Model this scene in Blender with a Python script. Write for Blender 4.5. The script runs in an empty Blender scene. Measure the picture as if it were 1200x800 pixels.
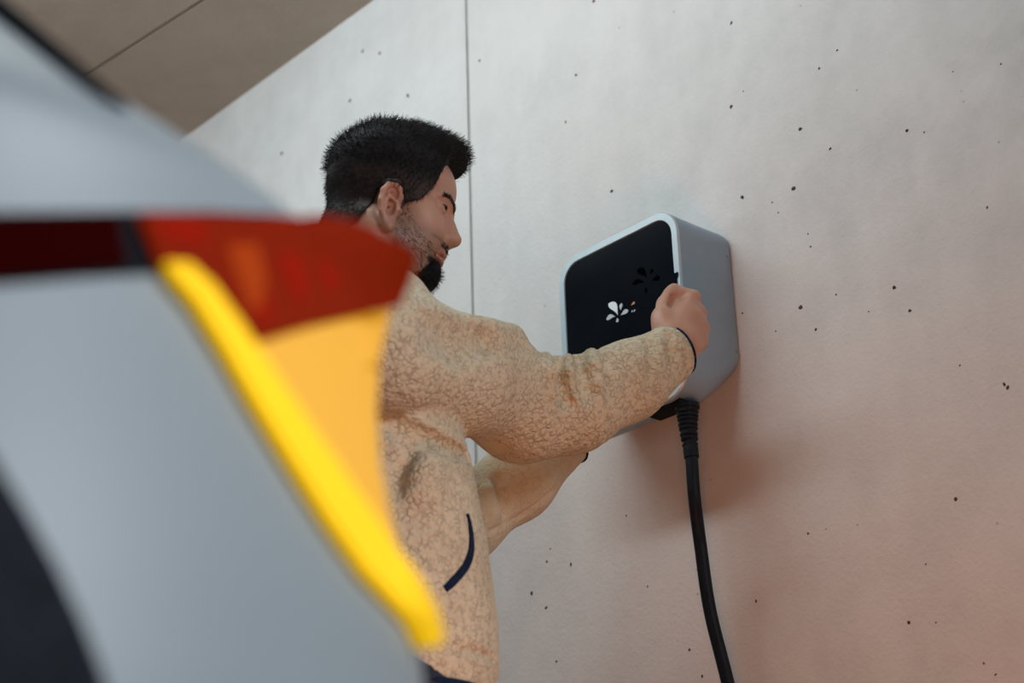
import bpy, bmesh, math, random
import numpy as np
from mathutils import Vector, Matrix
from mathutils.bvhtree import BVHTree
from mathutils.geometry import delaunay_2d_cdt
random.seed(3); np.random.seed(3)
SC = bpy.context.scene
COL = SC.collection

# ------------------------------------------------------------------ camera
PITCH, ROLL, WALL_TH, FPX = math.radians(23.717), math.radians(-1.8046), math.radians(47.247), 2049.4
EYE = np.array([0.0, 0.0, 0.45])
_cp, _sp = math.cos(PITCH), math.sin(PITCH)
FW = np.array([0, _cp, _sp]); _u0 = np.array([0, -_sp, _cp]); _x0 = np.array([1.0, 0, 0])
_c, _s = math.cos(ROLL), math.sin(ROLL)
RT = _c * _x0 + _s * _u0; UP = -_s * _x0 + _c * _u0
cam_data = bpy.data.cameras.new('camera'); cam = bpy.data.objects.new('camera', cam_data); COL.objects.link(cam)
cam_data.sensor_width = 36.0; cam_data.lens = FPX / 1200 * 36
cam_data.clip_start = 0.02
M = Matrix(((RT[0], UP[0], -FW[0], EYE[0]), (RT[1], UP[1], -FW[1], EYE[1]), (RT[2], UP[2], -FW[2], EYE[2]), (0, 0, 0, 1)))
cam.matrix_world = M
cam_data.dof.use_dof = True; cam_data.dof.focus_distance = 2.47; cam_data.dof.aperture_fstop = 4.2
SC.camera = cam

# ------------------------------------------------------------------ light and exposure
SC.view_settings.view_transform = 'Standard'; SC.view_settings.look = 'None'
SC.view_settings.gamma = 1.0; SC.view_settings.exposure = 0.0
world = bpy.data.worlds.new('world'); SC.world = world; world.use_nodes = True
bg = world.node_tree.nodes['Background']; bg.inputs[0].default_value = (0.62, 0.72, 0.80, 1); bg.inputs[1].default_value = 0.06


def area(name, loc, target, size, power, color, size_y=None, spread=None):
    l = bpy.data.lights.new(name, 'AREA'); l.energy = power; l.color = color; l.size = size
    if size_y: l.shape = 'RECTANGLE'; l.size_y = size_y
    if spread: l.spread = math.radians(spread)
    o = bpy.data.objects.new(name, l); COL.objects.link(o); o.location = loc
    o.rotation_euler = (Vector(target) - Vector(loc)).to_track_quat('-Z', 'Y').to_euler()
    return o


area('ceiling_tube_light', (-0.74, 2.05, 2.56), (-0.74 + 0.734 * 0.85, 2.05 + 0.679 * 0.85, 2.56 - 0.6), 1.9, 18.5, (0.80, 0.94, 1.0), 0.2)
area('car_fill_lamp', (1.8, -0.6, 1.7), (-0.35, 1.05, 0.85), 1.0, 11.5, (0.88, 0.92, 1.0), 0.8, 62)  # added fill lamp behind the camera, narrowed to brighten the car
area('amber_flood', (0.08, 0.98, 0.25), (0.38, 2.3, 1.2), 0.4, 1.9, (1.0, 0.31, 0.085), None, 85)
area('ceiling_fill_lamp', (-4.6, 1.2, 1.0), (-0.5, 3.0, 2.3), 2.0, 36, (0.96, 0.96, 1.0), 1.4)  # unseen fill lamp added to lift the ceiling and the left wall


# ------------------------------------------------------------------ helpers


def at(x, y, z):
    "world point that stands z metres deep along the view, seen at photo pixel x, y"
    return EYE + z * (FW + (x - 600) / FPX * RT - (y - 400) / FPX * UP)


def ray_dir(x, y):
    d = FW + (x - 600) / FPX * RT - (y - 400) / FPX * UP
    return d / np.linalg.norm(d)


def pix(P):
    v = np.asarray(P) - EYE; z = v @ FW
    return 600 + FPX * (v @ RT) / z, 400 - FPX * (v @ UP) / z, z


N_WALL = np.array([math.sin(WALL_TH), math.cos(WALL_TH), 0]); L_WALL = np.array([-math.cos(WALL_TH), math.sin(WALL_TH), 0])
ZU = np.array([0, 0, 1.0])


def onplane(x, y, nrm, d):
    r = ray_dir(x, y); return EYE + r * ((d - nrm @ EYE) / (nrm @ r))


def tag(o, label=None, cat=None, group=None, kind=None):
    if label: o['label'] = label
    if cat: o['category'] = cat
    if group: o['group'] = group
    if kind: o['kind'] = kind
    return o


def link(name, me, mat=None, parent=None, smooth=False):
    o = bpy.data.objects.new(name, me); COL.objects.link(o)
    if mat: me.materials.append(mat)
    if parent: o.parent = parent
    if smooth: me.polygons.foreach_set('use_smooth', np.ones(len(me.polygons), dtype=bool))
    return o


def mesh_from(name, verts, faces, mat=None, parent=None, smooth=False):
    me = bpy.data.meshes.new(name)
    me.from_pydata([tuple(map(float, v)) for v in verts], [], [tuple(f) for f in faces]); me.update()
    return link(name, me, mat, parent, smooth)


def from_bm(name, bm, mat=None, parent=None, smooth=False):
    bmesh.ops.recalc_face_normals(bm, faces=bm.faces[:])
    me = bpy.data.meshes.new(name); bm.to_mesh(me); bm.free()
    return link(name, me, mat, parent, smooth)


def empty(name, loc=(0, 0, 0)):
    o = bpy.data.objects.new(name, None); COL.objects.link(o); o.location = loc; o.empty_display_size = 0.1
    bpy.context.view_layer.update()
    return o


def adopt(child, parent):
    child.parent = parent; child.matrix_parent_inverse = parent.matrix_world.inverted()
    return child


# ------------------------------------------------------------------ materials
def nt(name, base=(0.8, 0.8, 0.8), rough=0.5, metal=0.0, **kw):
    m = bpy.data.materials.new(name); m.use_nodes = True
    b = m.node_tree.nodes['Principled BSDF']
    b.inputs['Base Color'].default_value = (*base, 1); b.inputs['Roughness'].default_value = rough; b.inputs['Metallic'].default_value = metal
    for k, v in kw.items(): b.inputs[k].default_value = v
    return m, m.node_tree.nodes, m.node_tree.links, b


def node(nodes, t, **kw):
    n = nodes.new(t)
    for k, v in kw.items():
        if k in n.inputs: n.inputs[k].default_value = v
        else: setattr(n, k, v)
    return n


def ramp(nodes, stops, interp='LINEAR'):
    r = nodes.new('ShaderNodeValToRGB'); r.color_ramp.interpolation = interp
    while len(r.color_ramp.elements) < len(stops): r.color_ramp.elements.new(0.5)
    for e, (p, c) in zip(r.color_ramp.elements, stops):
        e.position = p; e.color = (*c, 1) if len(c) == 3 else c
    return r


def grain(name, c1, c2, scale, rough=0.5, metal=0.0, bump=0.0, bscale=None, **kw):
    "a plain material with a soft two-tone noise and a little relief"
    m, ns, ln, b = nt(name, c1, rough, metal, **kw)
    tc = node(ns, 'ShaderNodeTexCoord')
    no = node(ns, 'ShaderNodeTexNoise', Scale=scale, Detail=4.0)
    r = ramp(ns, [(0.3, c1), (0.7, c2)])
    ln.new(tc.outputs['Object'], no.inputs['Vector']); ln.new(no.outputs['Fac'], r.inputs[0]); ln.new(r.outputs[0], b.inputs['Base Color'])
    if bump:
        n2 = node(ns, 'ShaderNodeTexNoise', Scale=bscale or scale * 4, Detail=5.0)
        bp = node(ns, 'ShaderNodeBump', Strength=bump, Distance=0.002)
        ln.new(tc.outputs['Object'], n2.inputs['Vector']); ln.new(n2.outputs['Fac'], bp.inputs['Height']); ln.new(bp.outputs[0], b.inputs['Normal'])
    return m


def concrete(name, base, dark, warm):
    m, ns, ln, b = nt(name, base, 0.85)
    tc = node(ns, 'ShaderNodeTexCoord')
    big = node(ns, 'ShaderNodeTexNoise', Scale=1.7, Detail=5.0, Roughness=0.6)
    mid = node(ns, 'ShaderNodeTexNoise', Scale=9.0, Detail=6.0, Roughness=0.65)
    mp = node(ns, 'ShaderNodeMapping'); mp.inputs['Scale'].default_value = (1, 1, 0.12)
    strk = node(ns, 'ShaderNodeTexNoise', Scale=26.0, Detail=4.0)
    fine = node(ns, 'ShaderNodeTexNoise', Scale=160.0, Detail=4.0)
    for n in (big, mid, fine): ln.new(tc.outputs['Object'], n.inputs['Vector'])
    ln.new(tc.outputs['Object'], mp.inputs['Vector']); ln.new(mp.outputs[0], strk.inputs['Vector'])
    r1 = ramp(ns, [(0.30, dark), (0.62, base)]); r2 = ramp(ns, [(0.35, (0, 0, 0)), (0.75, (1, 1, 1))])
    ln.new(mid.outputs['Fac'], r1.inputs[0]); ln.new(big.outputs['Fac'], r2.inputs[0])
    mx = node(ns, 'ShaderNodeMix', data_type='RGBA'); mx.blend_type = 'MIX'
    ln.new(r2.outputs[0], mx.inputs['Factor']); ln.new(r1.outputs[0], mx.inputs['A']); mx.inputs['B'].default_value = (*warm, 1)
    mul = node(ns, 'ShaderNodeMix', data_type='RGBA'); mul.blend_type = 'MULTIPLY'; mul.inputs['Factor'].default_value = 0.05
    r3 = ramp(ns, [(0.35, (0.55, 0.55, 0.55)), (0.6, (1, 1, 1))])
    ln.new(strk.outputs['Fac'], r3.inputs[0]); ln.new(mx.outputs['Result'], mul.inputs['A']); ln.new(r3.outputs[0], mul.inputs['B'])
    # tiny scattered pinholes
    vo = node(ns, 'ShaderNodeTexVoronoi', Scale=34.0, Randomness=1.0)
    ln.new(tc.outputs['Object'], vo.inputs['Vector'])
    sep = node(ns, 'ShaderNodeSeparateColor'); ln.new(vo.outputs['Color'], sep.inputs[0])
    gt = node(ns, 'ShaderNodeMath', operation='GREATER_THAN'); gt.inputs[1].default_value = 0.93; ln.new(sep.outputs[0], gt.inputs[0])
    lt = node(ns, 'ShaderNodeMapRange'); lt.inputs['From Min'].default_value = 0.05; lt.inputs['From Max'].default_value = 0.085
    lt.inputs['To Min'].default_value = 1.0; lt.inputs['To Max'].default_value = 0.0
    ln.new(vo.outputs['Distance'], lt.inputs['Value'])
    sp = node(ns, 'ShaderNodeMath', operation='MULTIPLY'); ln.new(gt.outputs[0], sp.inputs[0]); ln.new(lt.outputs[0], sp.inputs[1])
    sp2 = node(ns, 'ShaderNodeMath', operation='MULTIPLY'); sp2.inputs[1].default_value = 0.45; ln.new(sp.outputs[0], sp2.inputs[0])
    pm = node(ns, 'ShaderNodeMix', data_type='RGBA'); ln.new(sp2.outputs[0], pm.inputs['Factor']); ln.new(mul.outputs['Result'], pm.inputs['A'])
    pm.inputs['B'].default_value = (0.16, 0.13, 0.10, 1); ln.new(pm.outputs['Result'], b.inputs['Base Color'])
    bp = node(ns, 'ShaderNodeBump', Strength=0.25, Distance=0.003); ln.new(fine.outputs['Fac'], bp.inputs['Height'])
    bp2 = node(ns, 'ShaderNodeBump', Strength=0.25, Distance=0.01); ln.new(mid.outputs['Fac'], bp2.inputs['Height'])
    ln.new(bp2.outputs[0], bp.inputs['Normal']); ln.new(bp.outputs[0], b.inputs['Normal'])
    return m


def lamp_mat(name, base, emit, strength, rough=0.15):
    m, ns, ln, b = nt(name, base, rough)
    b.inputs['Emission Color'].default_value = (*emit, 1); b.inputs['Emission Strength'].default_value = strength
    b.inputs['Specular IOR Level'].default_value = 0.0
    tc = node(ns, 'ShaderNodeTexCoord'); no = node(ns, 'ShaderNodeTexNoise', Scale=60.0)
    bp = node(ns, 'ShaderNodeBump', Strength=0.1, Distance=0.001)
    ln.new(tc.outputs['Object'], no.inputs['Vector']); ln.new(no.outputs['Fac'], bp.inputs['Height']); ln.new(bp.outputs[0], b.inputs['Normal'])
    return m


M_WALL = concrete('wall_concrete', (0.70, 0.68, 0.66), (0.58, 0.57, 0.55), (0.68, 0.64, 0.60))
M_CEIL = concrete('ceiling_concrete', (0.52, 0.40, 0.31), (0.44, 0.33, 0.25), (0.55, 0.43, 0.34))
M_FLOOR = concrete('floor_concrete', (0.32, 0.31, 0.30), (0.24, 0.23, 0.22), (0.33, 0.31, 0.29))
M_JOINT = grain('joint_filler', (0.40, 0.42, 0.39), (0.50, 0.52, 0.49), 20, 0.9)
M_PIT = grain('pit_rust', (0.035, 0.025, 0.02), (0.12, 0.05, 0.03), 12, 0.9)
M_CASE = grain('charger_case', (0.26, 0.335, 0.40), (0.28, 0.355, 0.42), 40, 0.42, 0.25, 0.05, 500)
M_RIM = grain('charger_rim', (0.44, 0.53, 0.56), (0.47, 0.56, 0.59), 40, 0.35, 0.1, 0.03, 500)
M_GLOSS = grain('charger_black_front', (0.004, 0.006, 0.009), (0.006, 0.008, 0.011), 12, 0.12)
M_GLOSS.node_tree.nodes['Principled BSDF'].inputs['Specular IOR Level'].default_value = 0.06
M_BLACK = grain('black_plastic', (0.008, 0.010, 0.013), (0.014, 0.016, 0.02), 60, 0.38, 0, 0.15, 300)
M_CABLE = grain('cable_rubber', (0.008, 0.011, 0.016), (0.014, 0.018, 0.024), 60, 0.42, 0, 0.1, 300)
M_BLACK.node_tree.nodes['Principled BSDF'].inputs['Roughness'].default_value = 0.6
for m_ in (M_BLACK, M_CABLE): m_.node_tree.nodes['Principled BSDF'].inputs['Specular IOR Level'].default_value = 0.10 if m_ is M_CABLE else 0.03
M_WHITE = grain('logo_white', (0.85, 0.86, 0.87), (0.9, 0.9, 0.9), 30, 0.5)
M_GREYP = grain('logo_grey', (0.52, 0.54, 0.55), (0.6, 0.62, 0.63), 30, 0.5)
M_DARKP = grain('logo_shadow', (0.001, 0.001, 0.002), (0.002, 0.002, 0.003), 30, 0.6)
M_DARKP.node_tree.nodes['Principled BSDF'].inputs['Specular IOR Level'].default_value = 0.0
M_ORANGE = grain('logo_orange', (0.60, 0.20, 0.05), (0.7, 0.25, 0.07), 30, 0.5)
M_STEEL = grain('screw_steel', (0.25, 0.27, 0.29), (0.4, 0.42, 0.44), 300, 0.3, 0.9)
M_PAINT = grain('car_paint', (0.205, 0.238, 0.248), (0.213, 0.246, 0.256), 3, 0.5, 0.0)
M_PAINT.node_tree.nodes['Principled BSDF'].inputs['Coat Weight'].default_value = 0.0
M_GAP_SHADE = grain('gap_shade_black', (0.005, 0.007, 0.009), (0.008, 0.010, 0.012), 40, 0.7)
M_GAP_SHADE.node_tree.nodes['Principled BSDF'].inputs['Specular IOR Level'].default_value = 0.05
M_GLASS = grain('car_window_dark', (0.01, 0.012, 0.014), (0.012, 0.014, 0.016), 5, 0.06)
M_TYRE = grain('tyre_rubber', (0.015, 0.015, 0.015), (0.03, 0.03, 0.03), 30, 0.8, 0, 0.2)
M_RED_DARK = lamp_mat('lens_dark_red', (0.016, 0.001, 0.001), (0.3, 0.0, 0.0), 0.012)
M_RED = lamp_mat('lens_red', (0.09, 0.005, 0.003), (0.75, 0.06, 0.008), 0.17, 0.5)
M_REFL = lamp_mat('lens_reflector_red', (0.10, 0.005, 0.003), (1.0, 0.03, 0.004), 0.19, 0.5)
M_REFL2 = lamp_mat('lens_reflector_orange', (0.12, 0.02, 0.005), (1.0, 0.10, 0.006), 0.26, 0.5)
M_AMBER = lamp_mat('indicator_lens_amber', (0.40, 0.22, 0.05), (1.0, 0.46, 0.012), 0.50, 0.3)
M_STRIP = lamp_mat('indicator_strip_lit', (0.6, 0.35, 0.02), (1.0, 0.58, 0.004), 0.60, 0.3)
M_NAVY = grain('navy_binding', (0.006, 0.012, 0.030), (0.012, 0.02, 0.045), 80, 0.8, 0, 0.3, 600)
M_NAVY.node_tree.nodes['Principled BSDF'].inputs['Specular IOR Level'].default_value = 0.08
M_TROUSER = grain('trouser_navy', (0.008, 0.011, 0.022), (0.014, 0.018, 0.032), 40, 0.85, 0, 0.3, 500)
M_SHOE = grain('shoe_black', (0.02, 0.02, 0.02), (0.04, 0.04, 0.04), 40, 0.6)
M_EYE = grain('eye_white', (0.6, 0.57, 0.54), (0.66, 0.62, 0.6), 40, 0.2)
M_IRIS = grain('iris_brown', (0.03, 0.015, 0.008), (0.05, 0.025, 0.012), 400, 0.15)


def skin_material():
    m, ns, ln, b = nt('skin', (0.56, 0.31, 0.21), 0.5)
    tc = node(ns, 'ShaderNodeTexCoord')
    n1 = node(ns, 'ShaderNodeTexNoise', Scale=28.0, Detail=4.0); n2 = node(ns, 'ShaderNodeTexNoise', Scale=700.0, Detail=3.0)
    r = ramp(ns, [(0.3, (0.47, 0.235, 0.155)), (0.7, (0.53, 0.29, 0.20))])
    for n in (n1, n2): ln.new(tc.outputs['Object'], n.inputs['Vector'])
    ln.new(n1.outputs['Fac'], r.inputs[0])
    at_ = node(ns, 'ShaderNodeAttribute', attribute_name='stubble')
    mx = node(ns, 'ShaderNodeMix', data_type='RGBA'); ln.new(at_.outputs['Fac'], mx.inputs['Factor'])
    ln.new(r.outputs[0], mx.inputs['A']); mx.inputs['B'].default_value = (0.13, 0.075, 0.05, 1)
    a2 = node(ns, 'ShaderNodeAttribute', attribute_name='blush')
    m2 = node(ns, 'ShaderNodeMix', data_type='RGBA'); ln.new(a2.outputs['Fac'], m2.inputs['Factor'])
    ln.new(mx.outputs['Result'], m2.inputs['A']); m2.inputs['B'].default_value = (0.56, 0.20, 0.14, 1)
    ln.new(m2.outputs['Result'], b.inputs['Base Color'])
    b.inputs['Subsurface Weight'].default_value = 0.15; b.inputs['Subsurface Radius'].default_value = (0.012, 0.005, 0.003); b.inputs['Subsurface Scale'].default_value = 0.4
    bp = node(ns, 'ShaderNodeBump', Strength=0.12, Distance=0.0006); ln.new(n2.outputs['Fac'], bp.inputs['Height']); ln.new(bp.outputs[0], b.inputs['Normal'])
    return m


def fleece_material():
    m, ns, ln, b = nt('fleece_beige', (0.6, 0.5, 0.38), 0.95)
    b.inputs['Sheen Weight'].default_value = 0.1; b.inputs['Sheen Roughness'].default_value = 0.6
    tc = node(ns, 'ShaderNodeTexCoord')
    wn = node(ns, 'ShaderNodeTexNoise', Scale=110.0, Detail=2.0)
    add = node(ns, 'ShaderNodeMix', data_type='RGBA'); add.blend_type = 'LINEAR_LIGHT'; add.inputs['Factor'].default_value = 0.0035
    ln.new(tc.outputs['Object'], wn.inputs['Vector']); ln.new(tc.outputs['Object'], add.inputs['A']); ln.new(wn.outputs['Color'], add.inputs['B'])
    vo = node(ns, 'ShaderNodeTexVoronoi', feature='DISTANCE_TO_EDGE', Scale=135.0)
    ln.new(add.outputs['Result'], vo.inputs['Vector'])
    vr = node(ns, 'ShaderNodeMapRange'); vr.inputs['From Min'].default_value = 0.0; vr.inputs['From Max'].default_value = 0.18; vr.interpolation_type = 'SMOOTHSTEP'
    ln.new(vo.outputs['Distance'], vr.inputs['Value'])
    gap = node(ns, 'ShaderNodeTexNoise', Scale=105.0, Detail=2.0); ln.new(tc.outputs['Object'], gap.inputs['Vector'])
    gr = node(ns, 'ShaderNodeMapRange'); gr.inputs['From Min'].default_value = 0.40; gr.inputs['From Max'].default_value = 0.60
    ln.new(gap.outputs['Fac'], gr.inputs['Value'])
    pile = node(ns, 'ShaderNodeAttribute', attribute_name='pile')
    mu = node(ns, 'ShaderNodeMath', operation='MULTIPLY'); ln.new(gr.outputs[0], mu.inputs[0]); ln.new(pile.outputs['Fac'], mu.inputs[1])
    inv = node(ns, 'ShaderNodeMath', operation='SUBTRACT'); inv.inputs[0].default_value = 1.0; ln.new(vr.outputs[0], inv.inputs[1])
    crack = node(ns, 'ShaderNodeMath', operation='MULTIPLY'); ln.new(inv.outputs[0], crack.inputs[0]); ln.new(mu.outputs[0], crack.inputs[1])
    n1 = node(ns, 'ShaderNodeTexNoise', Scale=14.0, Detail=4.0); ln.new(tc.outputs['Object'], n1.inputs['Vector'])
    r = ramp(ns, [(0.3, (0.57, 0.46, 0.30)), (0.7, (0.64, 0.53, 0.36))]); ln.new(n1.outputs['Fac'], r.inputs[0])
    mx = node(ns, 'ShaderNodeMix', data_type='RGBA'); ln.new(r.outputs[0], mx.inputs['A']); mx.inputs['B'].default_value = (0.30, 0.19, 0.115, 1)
    cf = node(ns, 'ShaderNodeMath', operation='MULTIPLY'); cf.inputs[1].default_value = 0.42; ln.new(crack.outputs[0], cf.inputs[0])  # shade in the gaps between tufts, darkened into the fleece colour
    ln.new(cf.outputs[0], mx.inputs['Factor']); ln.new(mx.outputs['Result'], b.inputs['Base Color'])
    fz = node(ns, 'ShaderNodeTexNoise', Scale=420.0, Detail=4.0); ln.new(tc.outputs['Object'], fz.inputs['Vector'])
    ht = node(ns, 'ShaderNodeMath', operation='MULTIPLY_ADD'); ht.inputs[1].default_value = -1.0; ln.new(crack.outputs[0], ht.inputs[0]); 
    f2 = node(ns, 'ShaderNodeMath', operation='MULTIPLY'); f2.inputs[1].default_value = 0.38; ln.new(fz.outputs['Fac'], f2.inputs[0]); ln.new(f2.outputs[0], ht.inputs[2])
    v2 = node(ns, 'ShaderNodeTexVoronoi', feature='SMOOTH_F1', Scale=135.0); v2.inputs['Smoothness'].default_value = 0.3
    ln.new(add.outputs['Result'], v2.inputs['Vector'])
    tf = node(ns, 'ShaderNodeMath', operation='MULTIPLY'); ln.new(v2.outputs['Distance'], tf.inputs[0]); ln.new(pile.outputs['Fac'], tf.inputs[1])
    h2 = node(ns, 'ShaderNodeMath', operation='MULTIPLY_ADD'); h2.inputs[1].default_value = -1.1; ln.new(tf.outputs[0], h2.inputs[0]); ln.new(ht.outputs[0], h2.inputs[2])
    bp = node(ns, 'ShaderNodeBump', Strength=0.65, Distance=0.0025); ln.new(h2.outputs[0], bp.inputs['Height']); ln.new(bp.outputs[0], b.inputs['Normal'])
    return m


def hair_material(name, c1, c2, rough=0.6):
    m, ns, ln, b = nt(name, c1, rough); b.inputs['Specular IOR Level'].default_value = 0.2
    tc = node(ns, 'ShaderNodeTexCoord'); no = node(ns, 'ShaderNodeTexNoise', Scale=90.0, Detail=5.0)
    r = ramp(ns, [(0.35, c1), (0.7, c2)]); r2 = ramp(ns, [(0.35, (0.045, 0.030, 0.024)), (0.7, (0.075, 0.052, 0.042))])
    fd = node(ns, 'ShaderNodeAttribute', attribute_name='fade')     # short cropped sides are browner
    mx = node(ns, 'ShaderNodeMix', data_type='RGBA'); ln.new(fd.outputs['Fac'], mx.inputs['Factor'])
    ln.new(tc.outputs['Object'], no.inputs['Vector']); ln.new(no.outputs['Fac'], r.inputs[0]); ln.new(no.outputs['Fac'], r2.inputs[0])
    ln.new(r.outputs[0], mx.inputs['A']); ln.new(r2.outputs[0], mx.inputs['B']); ln.new(mx.outputs['Result'], b.inputs['Base Color'])
    bp = node(ns, 'ShaderNodeBump', Strength=0.6, Distance=0.002); ln.new(no.outputs['Fac'], bp.inputs['Height']); ln.new(bp.outputs[0], b.inputs['Normal'])
    return m


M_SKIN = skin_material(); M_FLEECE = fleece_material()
M_HAIR = hair_material('hair_dark', (0.004, 0.004, 0.0045), (0.010, 0.008, 0.008))
M_STRAND = hair_material('hair_strand', (0.006, 0.005, 0.005), (0.018, 0.013, 0.011), 0.5)
M_CURL = hair_material('beard_curl', (0.030, 0.018, 0.012), (0.07, 0.045, 0.03), 0.5)

# ------------------------------------------------------------------ room shell
D_FRONT = 1.794258          # plane of the charger's front
T_CASE = 0.124              # charger thickness
D_WALL = D_FRONT + T_CASE
CEIL_Z = 2.626


def wall_pt(l, z, d=D_WALL): return N_WALL * d + L_WALL * l + ZU * z


def slab(name, corners, back, mat, parent=None):
    v = [np.array(c) for c in corners] + [np.array(c) + back for c in corners]
    n = len(corners)
    f = [tuple(range(n)), tuple(range(2 * n - 1, n - 1, -1))] + [(i, (i + 1) % n, n + (i + 1) % n, n + i) for i in range(n)]
    bm = bmesh.new(); bv = [bm.verts.new(p) for p in v]
    for q in f: bm.faces.new([bv[i] for i in q])
    return from_bm(name, bm, mat, parent)


seam = onplane(549.6, 150, N_WALL, D_WALL) @ L_WALL
GAP = 0.0085
wall_core = slab('wall_back', [wall_pt(-2.2, 0, D_WALL + 0.005), wall_pt(6, 0, D_WALL + 0.005), wall_pt(6, CEIL_Z, D_WALL + 0.005), wall_pt(-2.2, CEIL_Z, D_WALL + 0.005)], N_WALL * 0.2, M_JOINT)
tag(wall_core, kind='structure')
for a0, a1 in ((-2.2, seam - GAP / 2), (seam + GAP / 2, 6)):
    slab('panel', [wall_pt(a0, 0), wall_pt(a1, 0), wall_pt(a1, CEIL_Z), wall_pt(a0, CEIL_Z)], N_WALL * 0.005, M_WALL, wall_core)

# dark rusty inclusions and blowholes in the concrete face
pits = [(857, 27, 3), (857, 125, 2.6), (938, 151, 3), (973, 174, 2.2), (1063, 153, 2.4), (930, 221, 3.2), (870, 231, 3), (1048, 337, 3.4), (938, 360, 3.6), (1066, 364, 2.6),
        (956, 386, 2.2), (696, 1, 3), (675, 88, 2.2), (663, 143, 2.4), (717, 224, 2.8), (981, 59, 1.8), (960, 80, 2), (1181, 454, 3), (1177, 450, 2.6), (1120, 585, 3), (1065, 729, 2.6), (1097, 729, 1.8),
        (640, 712, 2.8), (623, 695, 2.8), (641, 658, 2.2), (669, 661, 3.2), (645, 643, 1.8), (808, 761, 2.2), (823, 792, 2.2), (886, 704, 2.2), (1153, 777, 2.4), (1167, 790, 2.2), (947, 625, 1.8),
        (950, 289, 1.8), (947, 274, 1.6), (1157, 243, 2), (905, 237, 1.6), (912, 249, 1.6), (734, 604, 1.6), (759, 687, 1.6), (652, 775, 1.8), (871, 107, 1.6), (980, 345, 1.6), (1018, 365, 1.4), (562, 71, 2),
        (410, 118, 3), (425, 60, 3), (445, 62, 2.6), (478, 112, 3.4), (330, 180, 3), (870, 367, 1.8), (1125, 428, 1.6), (1085, 661, 1.4), (968, 620, 1.4), (1083, 155, 1.5), (1117, 84, 1.3), (1173, 75, 1.3), (909, 388, 1.6)]
bm = bmesh.new()
for x, y, r in pits:
    c = onplane(x, y, N_WALL, D_WALL); dep = (c - EYE) @ FW; rr = 0.72 * r * dep / FPX
    k = 8; el = 0.7 + 0.6 * random.random(); an = random.random() * 3.1; ring = []
    for i in range(k):
        t = 2 * math.pi * i / k; q = rr * (0.75 + 0.5 * random.random())
        u, v = q * math.cos(t) * 1.25, q * math.sin(t) * el
        ring.append(bm.verts.new(c - N_WALL * 0.0002 + L_WALL * (u * math.cos(an) - v * math.sin(an)) + ZU * (u * math.sin(an) + v * math.cos(an))))
    top = bm.verts.new(c - N_WALL * rr * 0.35)
    for i in range(k): bm.faces.new((ring[i], ring[(i + 1) % k], top))
tag(from_bm('pit', bm, M_PIT, wall_core), 'dark rusty blowholes dotted over the concrete', kind='stuff')

# ceiling in two cast strips with an open joint
s0 = onplane(238, 0, ZU, CEIL_Z); s1 = onplane(110, 82, ZU, CEIL_Z)
sd = (s1 - s0) / np.linalg.norm(s1 - s0); sn = np.array([-sd[1], sd[0], 0.0])
if sn @ N_WALL < 0: sn = -sn
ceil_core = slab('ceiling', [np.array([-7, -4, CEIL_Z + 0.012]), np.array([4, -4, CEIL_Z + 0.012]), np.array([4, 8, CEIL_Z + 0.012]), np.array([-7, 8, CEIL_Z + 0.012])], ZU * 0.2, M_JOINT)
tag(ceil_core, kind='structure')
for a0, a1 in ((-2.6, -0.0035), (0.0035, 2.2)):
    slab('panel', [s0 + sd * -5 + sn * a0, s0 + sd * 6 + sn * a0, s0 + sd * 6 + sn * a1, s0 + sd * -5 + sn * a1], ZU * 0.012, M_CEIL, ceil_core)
fl = slab('floor', [np.array([-7, -4, 0]), np.array([4, -4, 0]), np.array([4, 8, 0]), np.array([-7, 8, 0])], -ZU * 0.1, M_FLOOR)
tag(fl, kind='structure')

# ------------------------------------------------------------------ wall charger
R_EDGE = onplane(798.5, 328, N_WALL, D_FRONT) @ L_WALL
L_EDGE = onplane(656.0, 370, N_WALL, D_FRONT) @ L_WALL
Z_TOP = onplane(718, 275.5, N_WALL, D_FRONT)[2]
Z_BOT = onplane(782, 469.5, N_WALL, D_FRONT)[2]
CW, CH = L_EDGE - R_EDGE, Z_TOP - Z_BOT
CC = np.array([(L_EDGE + R_EDGE) / 2, (Z_TOP + Z_BOT) / 2])


def rrect(w, h, r, k=10):
    pts = []
    for cx, cy, a in ((w / 2 - r, h / 2 - r, 0), (-w / 2 + r, h / 2 - r, 90), (-w / 2 + r, -h / 2 + r, 180), (w / 2 - r, -h / 2 + r, 270)):
        for i in range(k + 1):
            t = math.radians(a + 90 * i / k); pts.append((cx + r * math.cos(t), cy + r * math.sin(t)))
    return pts


def cpt(u, v, d):            # charger coordinates: u to its right as one faces it, v up, d out of the wall plane of its front
    return N_WALL * (D_FRONT - d) + L_WALL * (CC[0] - u) + ZU * (CC[1] + v)


def rings(name, ringlist, mat, parent=None, cap0=True, cap1=True, smooth=True):
    bm = bmesh.new(); R = [[bm.verts.new(p) for p in rg] for rg in ringlist]; n = len(R[0])
    for a, b in zip(R, R[1:]):
        for i in range(n): bm.faces.new((a[i], a[(i + 1) % n], b[(i + 1) % n], b[i]))
    if cap0: bm.faces.new(R[0])
    if cap1: bm.faces.new(R[-1][::-1])
    o = from_bm(name, bm, mat, parent, smooth)
    if smooth: o.data.set_sharp_from_angle(angle=math.radians(35))
    return o


charger = tag(empty('wall_charger', wall_pt(CC[0], Z_BOT, D_FRONT)), 'grey wallbox car charger with glossy black front mounted on the concrete wall', 'charger')
RAD = 0.046


def crr(w, h, r, d): return [cpt(u, v, d) for u, v in rrect(w, h, r)]




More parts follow.
